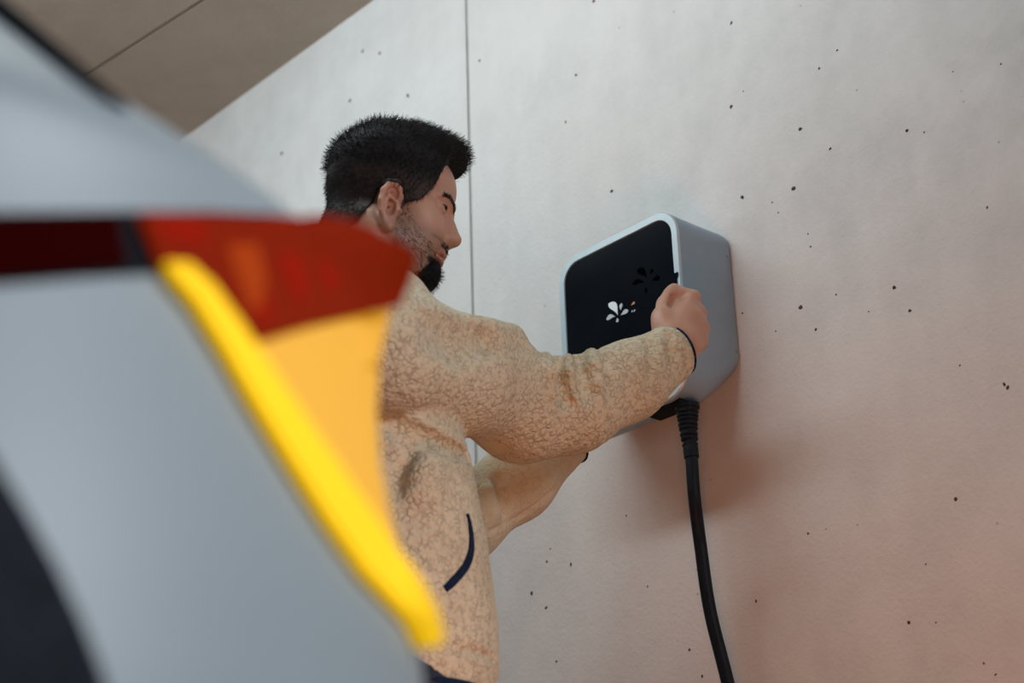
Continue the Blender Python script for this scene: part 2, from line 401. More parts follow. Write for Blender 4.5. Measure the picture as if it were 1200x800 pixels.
def case_ring(ins, d, lift=0.0):
    "outline of the case at depth d; towards the wall its underside rises by lift"
    pts = []
    for u, v in rrect(CW - 2 * ins, CH - 2 * ins, RAD - ins):
        f = (CH / 2 - v) / CH; pts.append(cpt(u, v + lift * f, -d))
    return pts


adopt(rings('case', [case_ring(.006, T_CASE - .0005, .058), case_ring(.001, T_CASE - .004, .055), case_ring(0, T_CASE - .012, .049), case_ring(0, .098, .036), case_ring(0, .080, .021), case_ring(0, .064, .009), case_ring(0, .050, .002), case_ring(0, .042),
                     case_ring(0, .006), case_ring(.001, .002), case_ring(.010, .004)], M_CASE), charger)
bw = 0.0135
adopt(rings('rim', [crr(CW - .0008, CH - .0008, RAD, -.0055), crr(CW - .0014, CH - .0014, RAD - .0007, -.001), crr(CW - .004, CH - .004, RAD - .002, 0.0006), crr(CW - 2 * bw + .002, CH - 2 * bw + .002, RAD - bw + .001, 0.0006),
                    crr(CW - 2 * bw, CH - 2 * bw, RAD - bw, -.001), crr(CW - 2 * bw, CH - 2 * bw, RAD - bw, -.007)], M_RIM, cap0=False, cap1=False), charger)
adopt(rings('front_cover', [crr(CW - 2 * bw - .0005, CH - 2 * bw - .0005, RAD - bw, -.0065), crr(CW - 2 * bw - .0005, CH - 2 * bw - .0005, RAD - bw, -.0012), crr(CW - 2 * bw - .003, CH - 2 * bw - .003, RAD - bw - .001, -.0002)], M_GLOSS, cap0=True), charger)


def front_uv(x, y, d=0.0):
    q = onplane(x, y, N_WALL, D_FRONT - d); return CC[0] - q @ L_WALL, q[2] - CC[1]


def petal(name, tip, bulb, r, bend, mat, d=0.0008):
    "a drop-shaped petal raised on the glass: pointed at tip, round at bulb"
    tip, bulb = np.array(front_uv(*tip)), np.array(front_uv(*bulb)); ax = bulb - tip; Ln = np.linalg.norm(ax); ax /= Ln; nn = np.array([-ax[1], ax[0]])
    k = 14; lft, rgt = [], []
    for i in range(k + 1):
        t = i / k; s = t * (Ln + r); c = tip + ax * s + nn * bend * Ln * math.sin(math.pi * min(t, 1)) * 0.5
        wdt = r * math.sin(math.pi * t ** 1.55) ** 0.75 if 0 < t < 1 else 0.00001
        lft.append(c + nn * wdt); rgt.append(c - nn * wdt)
    lp = lft + rgt[::-1]
    adopt(slab(name, [cpt(u, v, d) for u, v in lp], N_WALL * 0.001, mat), charger)


petal('logo_petal', (724, 369), (715.5, 358.5), 0.0066, -0.35, M_WHITE)
petal('logo_petal', (727.6, 363.5), (728.3, 357.5), 0.0032, 0.1, M_GREYP)
petal('logo_petal', (727.8, 369.5), (734.5, 365.0), 0.0040, 0.2, M_GREYP)
petal('logo_petal', (721, 370.8), (713, 373.6), 0.0041, -0.35, M_GREYP)
petal('logo_petal', (723.6, 372.4), (723.8, 375.8), 0.0026, 0.0, M_GREYP)
petal('logo_petal', (739.8, 357.8), (743.4, 354.6), 0.0020, 0.0, M_ORANGE)
petal('logo_dot', (740.5, 366.2), (741.2, 364.2), 0.0010, 0.0, M_GREYP)
petal('logo_dot', (742.8, 365.6), (744, 363.4), 0.0013, 0.0, M_GREYP)
petal('petal_shadow', (757.5, 325), (749, 318), 0.0060, -0.3, M_DARKP, 0.0003)  # the logo's shadow on the glossy cover, painted as near-black petals
petal('petal_shadow', (763, 322), (764, 317), 0.0032, 0.1, M_DARKP, 0.0003)
petal('petal_shadow', (764, 328.5), (771, 326), 0.0042, 0.2, M_DARKP, 0.0003)
petal('petal_shadow', (755, 331), (743, 332.5), 0.0042, -0.3, M_DARKP, 0.0003)
petal('petal_shadow', (757, 336), (757, 341), 0.0026, 0.0, M_DARKP, 0.0003)
# a black tab that sticks out of the cover's edge above the hand, and below it the rim's shading built in as a dark strip
u0, v0 = front_uv(793.0, 322.5)
adopt(slab('cover_tab', [cpt(u0 - .006, v0 + .004, .0022), cpt(u0 + .004, v0 + .0035, .0022), cpt(u0 + .0035, v0 - .002, .0022), cpt(u0 + .001, v0 - .006, .0022), cpt(u0 + .0005, v0 - .03, .0022), cpt(u0 - .006, v0 - .03, .0022)], N_WALL * .004, M_GLOSS), charger)
# two screws on the side
for x, y in ((855.5, 300), (866.5, 411.5)):
    t = RT * 0
    lo_, hi_ = 0.0, 1.0
    plane_d = -R_EDGE
    q = onplane(x - 3, y, -L_WALL, plane_d)
    bm = bmesh.new(); bmesh.ops.create_cone(bm, cap_ends=True, segments=14, radius1=.0028, radius2=.0022, depth=.0016)
    bmesh.ops.transform(bm, matrix=Matrix.Translation(q) @ Vector(-L_WALL).to_track_quat('Z', 'Y').to_matrix().to_4x4(), verts=bm.verts[:])
    s = from_bm('screw', bm, M_STEEL); adopt(s, charger)
# black socket plate let into the underside
pl_u = front_uv(748, 486)[0]
adopt(slab('socket_plate', [cpt(pl_u, -CH / 2 - .002, -.010), cpt(CW / 2 - .030, -CH / 2 - .002, -.010), cpt(CW / 2 - .030, -CH / 2 - .002, -.048), cpt(pl_u, -CH / 2 - .002, -.048)], ZU * .012, M_BLACK), charger)

# ------------------------------------------------------------------ charging cable


def tube(name, pts, rad, mat, parent=None, seg=14, cap=True, closed=False, smooth=True):
    pts = [np.array(p, float) for p in pts]; n = len(pts)
    rad = rad if hasattr(rad, '__len__') else [rad] * n
    bm = bmesh.new(); R = []; ref = None
    for i in range(n):
        a, b = pts[(i - 1) % n] if closed or i else pts[0], pts[(i + 1) % n] if closed or i < n - 1 else pts[-1]
        t = b - a; t /= np.linalg.norm(t) + 1e-12
        if ref is None: ref = np.cross(t, [0.3, 0.5, 0.81])
        ref = ref - t * (ref @ t); ref /= np.linalg.norm(ref); bi = np.cross(t, ref)
        R.append([bm.verts.new(pts[i] + rad[i] * (math.cos(q) * ref + math.sin(q) * bi)) for q in np.linspace(0, 2 * math.pi, seg, endpoint=False)])
    prs = list(zip(R, R[1:])) + ([(R[-1], R[0])] if closed else [])
    for a, b in prs:
        for i in range(seg): bm.faces.new((a[i], a[(i + 1) % seg], b[(i + 1) % seg], b[i]))
    if cap and not closed: bm.faces.new(R[0]); bm.faces.new(R[-1][::-1])
    return from_bm(name, bm, mat, parent, smooth)


def spline(ctrl, n=12):
    P = [np.array(c, float) for c in ctrl]; P = [2 * P[0] - P[1]] + P + [2 * P[-1] - P[-2]]; out = []
    for i in range(1, len(P) - 2):
        for k in range(n):
            t = k / n; a, b, c, d = P[i - 1], P[i], P[i + 1], P[i + 2]
            out.append(0.5 * (2 * b + (c - a) * t + (2 * a - 5 * b + 4 * c - d) * t * t + (3 * b - a - 3 * c + d) * t ** 3))
    out.append(P[-2]); return out


D_CAB = D_FRONT + 0.029
def cab(x, y, d=D_CAB): return onplane(x, y, N_WALL, d)
c_top = cab(804.5, 463); c_top[2] = Z_BOT - 0.0022
cable_t = tag(empty('charging_cable', c_top), 'black charging cable hanging from the underside of the wallbox', 'cable')
gl = spline([c_top, cab(806.5, 500), cab(810.5, 536)], 20)
rr = []
for i in range(len(gl)):
    t = i / (len(gl) - 1); base = 0.0172 - 0.0062 * min(1, t * 1.25)
    if t < 0.12: base = 0.0185
    if 0.18 < t < 0.82: base += 0.0011 * (1 if (t * 11.5) % 1 < 0.55 else -1.1)
    if t > 0.85: base = 0.0112
    rr.append(base)
adopt(tube('strain_relief', gl, rr, M_CABLE, seg=24, smooth=False), cable_t)
low = cab(853, 800, D_FRONT + 0.065)
c1 = spline([gl[-1] + ZU * .004, cab(813.5, 580), cab(821, 640, D_FRONT + .05), cab(832, 715, D_FRONT + .056), low, low + np.array([.03, -.03, -.22]), low + np.array([.05, -.06, -.55]),
             np.array([low[0] + .08, low[1] - .1, 0.03]), np.array([low[0] + .2, low[1] - .3, 0.0125]), np.array([low[0] - .1, low[1] - .7, 0.0125])], 12)
adopt(tube('cable_sheath', c1, 0.0094, M_CABLE, seg=16), cable_t)


# ------------------------------------------------------------------ car, parked beside the wall and seen from behind its rear right corner
PHI = math.radians(28)
HD = np.array([-math.sin(PHI), math.cos(PHI), 0]); SD = np.array([math.cos(PHI), math.sin(PHI), 0])   # heading, right hand side
C_W, C_L, C_R = 1.78, 4.05, 0.32


def car_outline(qs, qt, qf):
    "plan of one level: list of (side, heading) with the sides drawn in by qs, the tail by qt, the nose by qf"
    w, t0, t1 = C_W / 2 - qs, qt, C_L - qf
    r = min(C_R, w * 0.9, (t1 - t0) * 0.45); pts = []
    bow = 0.10
    k = 34
    tail = lambda s: t0 - 0 + bow * (s / w) ** 2
    # start at the middle of the tail, go right round the rear right corner, up the side, round the nose and back
    for i in range(16): s = (w - r) * i / 16; pts.append((s, tail(s)))
    b0 = tail(w - r)
    for i in range(k + 1): a = math.pi / 2 * i / k; pts.append((w - r + r * math.sin(a), b0 + r * (1 - math.cos(a))))
    for i in range(1, 12): pts.append((w, b0 + r + (t1 - r - b0 - r) * i / 12))
    for i in range(9): a = math.pi / 2 * i / 8; pts.append((w - r + r * math.cos(a), t1 - r + r * math.sin(a)))
    return pts + [(-s, t) for s, t in pts[::-1][:-1]]


CAR_O = None


def car_pts(z, qs, qt, qf, org):
    return [org + SD * s + HD * t + ZU * z for s, t in car_outline(qs, qt, qf)]


# outline of the tail corner against the background, as it rises (photo pixels) - gives how far the body draws in at each height
SIL = [(-240, -300), (5, 0), (52, 60), (100, 120), (138, 180), (170, 230), (212, 300), (252, 380), (280, 455), (305, 482), (330, 476), (360, 461), (420, 446), (480, 441), (540, 447), (620, 464), (700, 481), (760, 491), (800, 497), (900, 505)]
org0 = np.zeros(3)
P0 = at(470, 330, 0.98)
rp = car_pts(0, 0, 0, 0, org0); best = max(rp, key=lambda p: (p @ RT) - 0.0)
# place the car so that the corner reaches P0
cpts = [np.array([p[0], p[1], 0]) for p in rp]
vdir = np.array([P0[0], P0[1], 0]); vdir /= np.linalg.norm(vdir); perp = np.array([vdir[1], -vdir[0], 0])
corner = max(cpts, key=lambda p: p @ perp)
CAR_O = np.array([P0[0], P0[1], 0]) - corner


def sil_x(y): return float(np.interp(y, [a for a, b in SIL], [b for a, b in SIL]))


def sil_over(z, q):
    "how far level z, drawn in by q, reaches past the outline (largest over its points)"
    m = -1e9
    for p in car_pts(z, q, q, q, CAR_O):
        x, y, d = pix(p)
        if d > 0.3 and y < 900: m = max(m, x - sil_x(y))
    return m


zs = np.arange(0.60, 1.24, 0.012); qv = []
for z in zs:
    lo, hi = -0.08, 0.7
    for _ in range(22):
        mid = (lo + hi) / 2
        if sil_over(z, mid) > 0: lo = mid
        else: hi = mid
    qv.append(lo)
qv = np.array(qv); ker = np.array([0, 1, 2, 1, 0.0]); ker /= ker.sum()
qv = np.convolve(np.pad(qv, 2, mode='edge'), ker, mode='valid')
levels = [(0.24, qv[0] + .05, qv[0] + .05, qv[0] + .05), (0.30, qv[0], qv[0], qv[0])] + [(z, q, q, q + max(0, (z - .72) * 2.2)) for z, q in zip(zs, qv)]
zt, qt_ = zs[-1], qv[-1]
for k in range(1, 9):
    f = k / 8; levels.append((zt + (1.44 - zt) * math.sin(f * math.pi / 2), qt_ + 0.10 * f, qt_ + 0.6 * f ** 1.6, qt_ + max(0, (zt - .72) * 2.2) + 0.4 * f ** 1.6))
grid = [car_pts(z, a, b, c, CAR_O) for z, a, b, c in levels]
car = tag(empty('car', CAR_O + HD * 2), 'pale grey car seen from its rear right corner with red and amber tail light', 'car')
nn_ = len(grid[0]); cv = [p for g in grid for p in g]; cf = []
for i in range(len(grid) - 1):
    for j in range(nn_): a, b = i * nn_ + j, i * nn_ + (j + 1) % nn_; cf.append((a, b, b + nn_, a + nn_))
body_bvh = BVHTree.FromPolygons([tuple(p) for p in cv], cf)
shell = mesh_from('body_shell', cv, cf + [tuple(range((len(grid) - 1) * nn_, len(grid) * nn_)), tuple(range(nn_ - 1, -1, -1))], M_PAINT, None, True)
adopt(shell, car)


def hit_car(x, y):
    for k in range(140):
        h = body_bvh.ray_cast(Vector(EYE), Vector(ray_dir(x - k * 1.5, y)))
        if h[0] is not None and h[3] < 2.5:
            p, n = np.array(h[0]), np.array(h[1])
            if n @ ray_dir(x, y) > 0: n = -n
            return p, n, k * 1.5
    raise RuntimeError('miss')


def patch(name, outline, mat, up_=0.004, down=0.004, step=14, parent=None, bulge=0.0):
    "a plate with the given outline that follows the car's skin and stands up_ proud of it"
    po = []
    for (x0, y0), (x1, y1) in zip(outline, outline[1:] + outline[:1]):
        L = math.hypot(x1 - x0, y1 - y0); m = max(1, int(L / step)); po += [(x0 + (x1 - x0) * i / m, y0 + (y1 - y0) * i / m) for i in range(m)]
    nb = len(po)
    xs, ys = [p[0] for p in po], [p[1] for p in po]
    inn = []
    def inside(x, y):
        c = False
        for (x0, y0), (x1, y1) in zip(po, po[1:] + po[:1]):
            if (y0 > y) != (y1 > y) and x < (x1 - x0) * (y - y0) / (y1 - y0) + x0: c = not c
        return c
    gx = np.arange(min(xs), max(xs), step); gy = np.arange(min(ys), max(ys), step)
    for x in gx:
        for y in gy:
            if inside(x, y) and min((x - a) ** 2 + (y - b) ** 2 for a, b in po) > (step * .6) ** 2: inn.append((x, y))
    r = delaunay_2d_cdt([Vector(p) for p in po + inn], [], [list(range(nb))], 1, 1e-4)
    V2, F2 = r[0], r[2]; orig = r[3]
    dep, nrm, mis, rays = [], [], [], []
    for v in V2:
        p, n, miss = hit_car(v.x, v.y); rd = ray_dir(v.x, v.y)
        dep.append((p - EYE) @ rd); o_ = n - rd * 1.3; nrm.append(o_ / np.linalg.norm(o_)); mis.append(miss > 0); rays.append(rd)
    nbr = [set() for _ in V2]
    for f in F2:
        for a, b in zip(f, list(f[1:]) + [f[0]]): nbr[a].add(b); nbr[b].add(a)
    near = [m or any(mis[q] for q in nbr[i]) for i, m in enumerate(mis)]
    for _ in range(25):          # where the plate wraps past the edge of the skin it is faired smooth
        dep = [0.5 * d + 0.5 * sum(dep[q] for q in nbr[i]) / len(nbr[i]) if near[i] and nbr[i] else d for i, d in enumerate(dep)]
    top = [EYE + r_ * d + n * up_ for r_, d, n in zip(rays, dep, nrm)]; bot = [EYE + r_ * d - n * down for r_, d, n in zip(rays, dep, nrm)]
    k = len(top); ed = {}
    for f in F2:
        for a, b in zip(f, list(f[1:]) + [f[0]]): ed[(a, b)] = 1
    faces = [tuple(f) for f in F2] + [tuple(i + k for i in f[::-1]) for f in F2] + [(b, a, a + k, b + k) for a, b in ed if (b, a) not in ed]
    bm = bmesh.new(); bv = [bm.verts.new(p) for p in top + bot]
    for f in faces:
        try: bm.faces.new([bv[i] for i in f])
        except ValueError: pass
    o = from_bm(name, bm, mat, None, True); o.data.set_sharp_from_angle(angle=math.radians(40))
    return adopt(o, parent or car)


light = [(158, 253), (250, 253), (330, 257), (400, 266), (440, 279), (464, 290), (479, 302), (471, 332), (458, 361), (400, 372), (350, 385), (292, 404), (270, 375), (240, 335), (212, 313), (182, 313)]
patch('light_gap_shadow', [(-90, 250), (150, 248), (250, 248), (320, 252), (320, 290), (300, 300), (212, 318), (180, 320), (100, 325), (0, 333), (-90, 342)], M_GAP_SHADE, 0.002, 0.004)  # shadow of the recess around the light bar, put in as a dark plate
tag(patch('light_bar', [(-90, 256), (0, 255), (134, 253), (146, 312), (100, 318), (0, 327), (-90, 336)], M_RED_DARK, 0.006, 0.004), 'dark red unlit centre of the light bar')
tl = tag(patch('tail_light', light, M_RED, 0.009, 0.004), 'deep red wrap-around tail light')
for q, m_ in (([(258, 290), (292, 288), (302, 330), (296, 360), (286, 372), (270, 330)], M_REFL2), ([(314, 300), (340, 298), (350, 335), (344, 362), (332, 345)], M_REFL), ([(360, 300), (382, 300), (384, 335), (372, 345)], M_REFL), ([(286, 362), (306, 350), (308, 376), (296, 388)], M_REFL), ([(172, 262), (230, 262), (236, 290), (200, 288), (180, 280)], M_REFL)):
    patch('reflector', q, m_, 0.0102, 0.002, parent=None)
st = [(186, 312), (214, 312), (242, 338), (272, 380), (292, 410), (330, 466), (372, 528), (412, 585), (450, 640), (478, 680), (498, 715), (507, 745), (503, 758), (492, 757), (470, 725), (420, 672), (376, 610), (332, 540), (292, 475), (254, 408), (222, 356)]
tag(patch('indicator_strip', st, M_STRIP, 0.010, 0.004), 'lit amber indicator strip')
tag(patch('indicator_lens', [(294, 405), (352, 386), (405, 373), (452, 363), (440, 420), (436, 480), (440, 540), (452, 600), (464, 655), (446, 630), (412, 580), (372, 522), (330, 460)], M_AMBER, 0.004, 0.004), 'amber lens beside the indicator strip')
patch('bumper_insert', [(-60, 450), (0, 556), (30, 606), (62, 664), (92, 728), (120, 800), (150, 880), (-60, 880)], M_BLACK, 0.006, 0.006, step=20)
# thin black window seal along the upper edge
seal = []
for x, y in ((-40, -22), (0, 12), (40, 44), (80, 76), (120, 108), (150, 128)):
    p, n, ms = hit_car(x - 5, y + 6); seal.append(p + n * .003)
adopt(tube('window_seal', spline(seal, 6), [0.0062 * (1 - 0.8 * (i / 30) ** 2) for i in range(31)], M_BLACK, seg=10), car)
# wheels
for s in (-1, 1):
    for t in (0.72, 3.25):
        c = CAR_O + SD * s * (C_W / 2 - .13) + HD * t + ZU * 0.315
        bm = bmesh.new(); R = []
        for rad_, off in ((0.20, -.10), (.29, -.105), (.312, -.085), (.315, 0), (.312, .085), (.29, .105), (.20, .10)):
            R.append([bm.verts.new(c + SD * off * 1.0 + (HD * math.cos(a) + ZU * math.sin(a)) * rad_) for a in np.linspace(0, 2 * math.pi, 40, endpoint=False)])
        for a, b in zip(R, R[1:] + R[:1]):
            for i in range(40): bm.faces.new((a[i], a[(i + 1) % 40], b[(i + 1) % 40], b[i]))
        wh = adopt(from_bm('wheel', bm, M_TYRE, None, True), car)
        bm = bmesh.new(); bmesh.ops.create_cone(bm, cap_ends=True, segments=32, radius1=.205, radius2=.19, depth=.16)
        bmesh.ops.transform(bm, matrix=Matrix.Translation(c) @ Vector(SD * s).to_track_quat('Z', 'Y').to_matrix().to_4x4(), verts=bm.verts[:])
        adopt(from_bm('rim', bm, M_STEEL), wh)
# dark glass: rear window and side windows, set on the skin high above the frame
rows = [i for i, l_ in enumerate(levels) if 1.20 < l_[0] < 1.43]
def glass(name, cols):
    def off(i, j, h):
        p = grid[i][j % nn_]; a = grid[i][(j + 1) % nn_] - grid[i][(j - 1) % nn_]; b_ = grid[min(i + 1, len(grid) - 1)][j % nn_] - grid[i - 1][j % nn_]
        n = np.cross(a, b_); n /= np.linalg.norm(n) + 1e-12; return p + n * h
    bm = bmesh.new(); T_ = [[bm.verts.new(off(i, j, .004)) for j in cols] for i in rows]; B_ = [[bm.verts.new(off(i, j, -.004)) for j in cols] for i in rows]
    m, n = len(rows), len(cols)
    for i in range(m - 1):
        for j in range(n - 1): bm.faces.new((T_[i][j], T_[i][j + 1], T_[i + 1][j + 1], T_[i + 1][j])); bm.faces.new((B_[i][j + 1], B_[i][j], B_[i + 1][j], B_[i + 1][j + 1]))
    for j in range(n - 1): bm.faces.new((T_[0][j + 1], T_[0][j], B_[0][j], B_[0][j + 1])); bm.faces.new((T_[-1][j], T_[-1][j + 1], B_[-1][j + 1], B_[-1][j]))
    for i in range(m - 1): bm.faces.new((T_[i][0], T_[i + 1][0], B_[i + 1][0], B_[i][0])); bm.faces.new((T_[i + 1][-1], T_[i][-1], B_[i][-1], B_[i + 1][-1]))
    adopt(from_bm(name, bm, M_GLASS, None, True), car)
glass('rear_window', list(range(-14, 15)))
glass('side_window', list(range(54, 61))); glass('side_window', list(range(-60, -53)))
# ------------------------------------------------------------------ signed distance sculpting: smooth unions of rounded shapes, meshed by surface nets


class Sculpt:
    def __init__(self): self.ops = []

    def add(self, fn, c, R, k=0.01, op='+'):      # fn(P)->distance, c,R: bounding sphere
        self.ops.append((fn, np.asarray(c, float), R, k, op)); return self

    def capsule(self, a, b, ra, rb=None, k=0.01, op='+'):
        a, b = np.asarray(a, float), np.asarray(b, float); rb = ra if rb is None else rb; ba = b - a; L2 = max(ba @ ba, 1e-12)

        def fn(P):
            t = np.clip((P - a) @ ba / L2, 0, 1); d = P - a - t[:, None] * ba
            return np.sqrt((d * d).sum(1)) - (ra + (rb - ra) * t)
        return self.add(fn, (a + b) / 2, math.sqrt(L2) / 2 + max(ra, rb), k, op)

    def chain(self, pts, rad, k=0.01, op='+'):
        for (a, ra), (b, rb) in zip(zip(pts, rad), zip(pts[1:], rad[1:])): self.capsule(a, b, ra, rb, k, op)
        return self

    def ellipsoid(self, c, r, axes=None, k=0.01, op='+'):
        c = np.asarray(c, float); r = np.asarray(r, float); A = np.eye(3) if axes is None else np.asarray(axes, float)

        def fn(P):
            q = (P - c) @ A.T; k0 = np.sqrt(((q / r) ** 2).sum(1)) + 1e-9; k1 = np.sqrt(((q / r ** 2) ** 2).sum(1)) + 1e-9
            return k0 * (k0 - 1) / k1
        return self.add(fn, c, r.max(), k, op)

    def loft(self, org, F, Lf, prof, k=0.02, op='+'):
        "stack of ellipses: prof rows (z, centre forward, centre left, half depth, half width)"
        pr = np.array(prof, float); z0, z1 = pr[0, 0], pr[-1, 0]; org = np.asarray(org, float)
        ext = max(abs(pr[:, 3]).max(), pr[:, 4].max()) + abs(pr[:, 1]).max()
        def fn(P):
            z = P[:, 2]; a = (P - org) @ F; l = (P - org) @ Lf
            ca, cl, ra, rl = (np.interp(z, pr[:, 0], pr[:, i]) for i in range(1, 5))
            u, v = (a - ca), (l - cl); k0 = np.sqrt((u / ra) ** 2 + (v / rl) ** 2) + 1e-9; k1 = np.sqrt((u / ra ** 2) ** 2 + (v / rl ** 2) ** 2) + 1e-9
            d = k0 * (k0 - 1) / k1; e = np.maximum(z0 - z, z - z1)
            return np.maximum(d, e)
        c = org + ZU * ((z0 + z1) / 2 - org[2])
        return self.add(fn, c, math.hypot((z1 - z0) / 2, ext), k, op)

    def __call__(self, P):
        P = np.asarray(P, float); D = np.full(len(P), 1e3)
        for fn, c, R, k, op in self.ops:
            bs = np.sqrt(((P - c) ** 2).sum(1)) - R
            if op == '+': idx = np.nonzero((bs < D + k))[0]
            else: idx = np.nonzero((bs < np.maximum(-D, 0) + k + 0.025) | (bs < 0.01))[0]
            if not len(idx): continue
            d = fn(P[idx]); D0 = D[idx]
            if op == '+':
                h = np.maximum(k - np.abs(D0 - d), 0) / k; D[idx] = np.minimum(D0, d) - h * h * k * 0.25
            elif op == '-':
                d = -d; h = np.maximum(k - np.abs(D0 - d), 0) / k; D[idx] = np.maximum(D0, d) + h * h * k * 0.25
        return D

    def bounds(self):
        cs = np.array([o[1] for o in self.ops if o[4] == '+']); rs = np.array([o[2] for o in self.ops if o[4] == '+'])
        return (cs - rs[:, None]).min(0) - 0.02, (cs + rs[:, None]).max(0) + 0.02


def nets(f, lo, hi, h):
    "vertices and quads of the zero surface of f, on a grid of step h kept only near the surface"
    lo = np.asarray(lo); H = h * 8; n = np.ceil((np.asarray(hi) - lo) / H).astype(int)
    I = np.stack(np.meshgrid(*[np.arange(q) for q in n], indexing='ij'), -1).reshape(-1, 3)
    I = I[np.abs(f(lo + (I + 0.5) * H)) < H * 1.45]
    sub = np.stack(np.meshgrid(*[np.arange(4)] * 3, indexing='ij'), -1).reshape(-1, 3)
    I = (I[:, None, :] * 4 + sub).reshape(-1, 3)
    I = I[np.abs(f(lo + (I + 0.5) * h * 2)) < h * 2 * 1.5]
    sub2 = np.stack(np.meshgrid(*[np.arange(2)] * 3, indexing='ij'), -1).reshape(-1, 3)
    I = (I[:, None, :] * 2 + sub2).reshape(-1, 3)                 # cells
    S = np.int64(1) << 20
    key = lambda Q: (Q[:, 0].astype(np.int64) * S + Q[:, 1]) * S + Q[:, 2]
    off = sub2                                                     # the eight corners
    CK = key((I[:, None, :] + off).reshape(-1, 3)); U, inv = np.unique(CK, return_inverse=True)
    UP_ = np.stack([U // (S * S), (U // S) % S, U % S], 1)
    V = f(lo + UP_ * h)[inv].reshape(-1, 8)
    act = (V.min(1) < 0) & (V.max(1) >= 0); I, V = I[act], V[act]
    acc = np.zeros((len(I), 3)); cnt = np.zeros(len(I))
    for a in range(8):
        for b in range(a + 1, 8):
            if np.abs(off[a] - off[b]).sum() != 1: continue
            m = (V[:, a] < 0) != (V[:, b] < 0); t = V[m, a] / (V[m, a] - V[m, b])
            acc[m] += off[a] + t[:, None] * (off[b] - off[a]); cnt[m] += 1
    verts = lo + (I + acc / cnt[:, None]) * h
    ck = key(I); order = np.argsort(ck); sk = ck[order]

    def find(Q):
        k_ = key(Q); p = np.clip(np.searchsorted(sk, k_), 0, len(sk) - 1); return np.where(sk[p] == k_, order[p], -1)
    quads = []
    c000 = V[:, 0]
    for ax in range(3):
        e = np.zeros(3, int); e[ax] = 1; ci = int(np.nonzero((off == e).all(1))[0][0])
        m = (c000 < 0) != (V[:, ci] < 0); b1 = np.zeros(3, int); b2 = np.zeros(3, int); b1[(ax + 1) % 3] = 1; b2[(ax + 2) % 3] = 1
        Q = I[m]; q = np.stack([find(Q), find(Q - b1), find(Q - b1 - b2), find(Q - b2)], 1)
        flip = c000[m] >= 0; q[flip] = q[flip][:, ::-1]
        quads.append(q[(q >= 0).all(1)])
    return verts, np.concatenate(quads)


def np_mesh(name, V, Q, mat, parent=None):
    me = bpy.data.meshes.new(name); me.vertices.add(len(V)); me.vertices.foreach_set('co', V.astype(np.float32).ravel())
    me.loops.add(Q.size); me.loops.foreach_set('vertex_index', Q.astype(np.int32).ravel())
    me.polygons.add(len(Q)); me.polygons.foreach_set('loop_start', np.arange(0, Q.size, 4, dtype=np.int32))
    me.update(calc_edges=True); me.validate()
    o = link(name, me, mat, None, True)
    return adopt(o, parent) if parent else o


def normals(f, P, e=0.0015):
    g = np.stack([f(P + np.eye(3)[i] * e) - f(P - np.eye(3)[i] * e) for i in range(3)], 1)
    return g / (np.linalg.norm(g, axis=1)[:, None] + 1e-12)


def set_attr(o, name, vals):
    a = o.data.attributes.new(name, 'FLOAT', 'POINT'); a.data.foreach_set('value', np.asarray(vals, np.float32))


def sstep(a, b, x):
    t = np.clip((x - a) / (b - a), 0, 1); return t * t * (3 - 2 * t)


def trace(f, x, y, t0=1.6, t1=3.2):
    "point of a sculpt's surface seen along a line of sight"
    d = ray_dir(x, y); t = t0
    for _ in range(160):
        v = f((EYE + d * t)[None])[0]
        if v < 0.0003: break
        t += max(v * 0.7, 0.0003)
        if t > t1: return None
    return EYE + d * t


# ------------------------------------------------------------------ the man: frames of his trunk and of his head
HC = at(450, 247, 2.40)                                            # middle of the head, between the ears
TA, HA, HP = math.radians(22), math.radians(8), math.radians(9)
HS = 0.885
TF = np.array([math.cos(TA), math.sin(TA), 0]); TL = np.array([-math.sin(TA), math.cos(TA), 0])
_hf = np.array([math.cos(HA), math.sin(HA), 0]); HL = np.array([-math.sin(HA), math.cos(HA), 0])
HF = _hf * math.cos(HP) - ZU * math.sin(HP); HU = np.cross(HF, HL)
HAX0 = np.stack([HF, HL, HU]); HAX = HAX0 / HS           # HAX takes a point to head coordinates
def hd(x, y, z): return HC + (HF * x + HL * y + HU * z) * HS
BC = at(455, 238, 2.40)
def tp(a, l, u): return BC + TF * a + TL * l + ZU * u


person = tag(empty('person', np.array([BC[0] - .04, BC[1], 0])), 'dark-haired bearded man in a beige fleece jacket reaching for the wallbox', 'person')

# joints
R_SH, R_EL, R_WR = tp(-.065, -.165, -.255), at(612, 484, 2.345), at(797, 402, 2.475)
L_SH, L_EL, L_WR = tp(-.06, .165, -.255), at(537, 610, 2.47), at(672, 515, 2.60)

B = Sculpt()
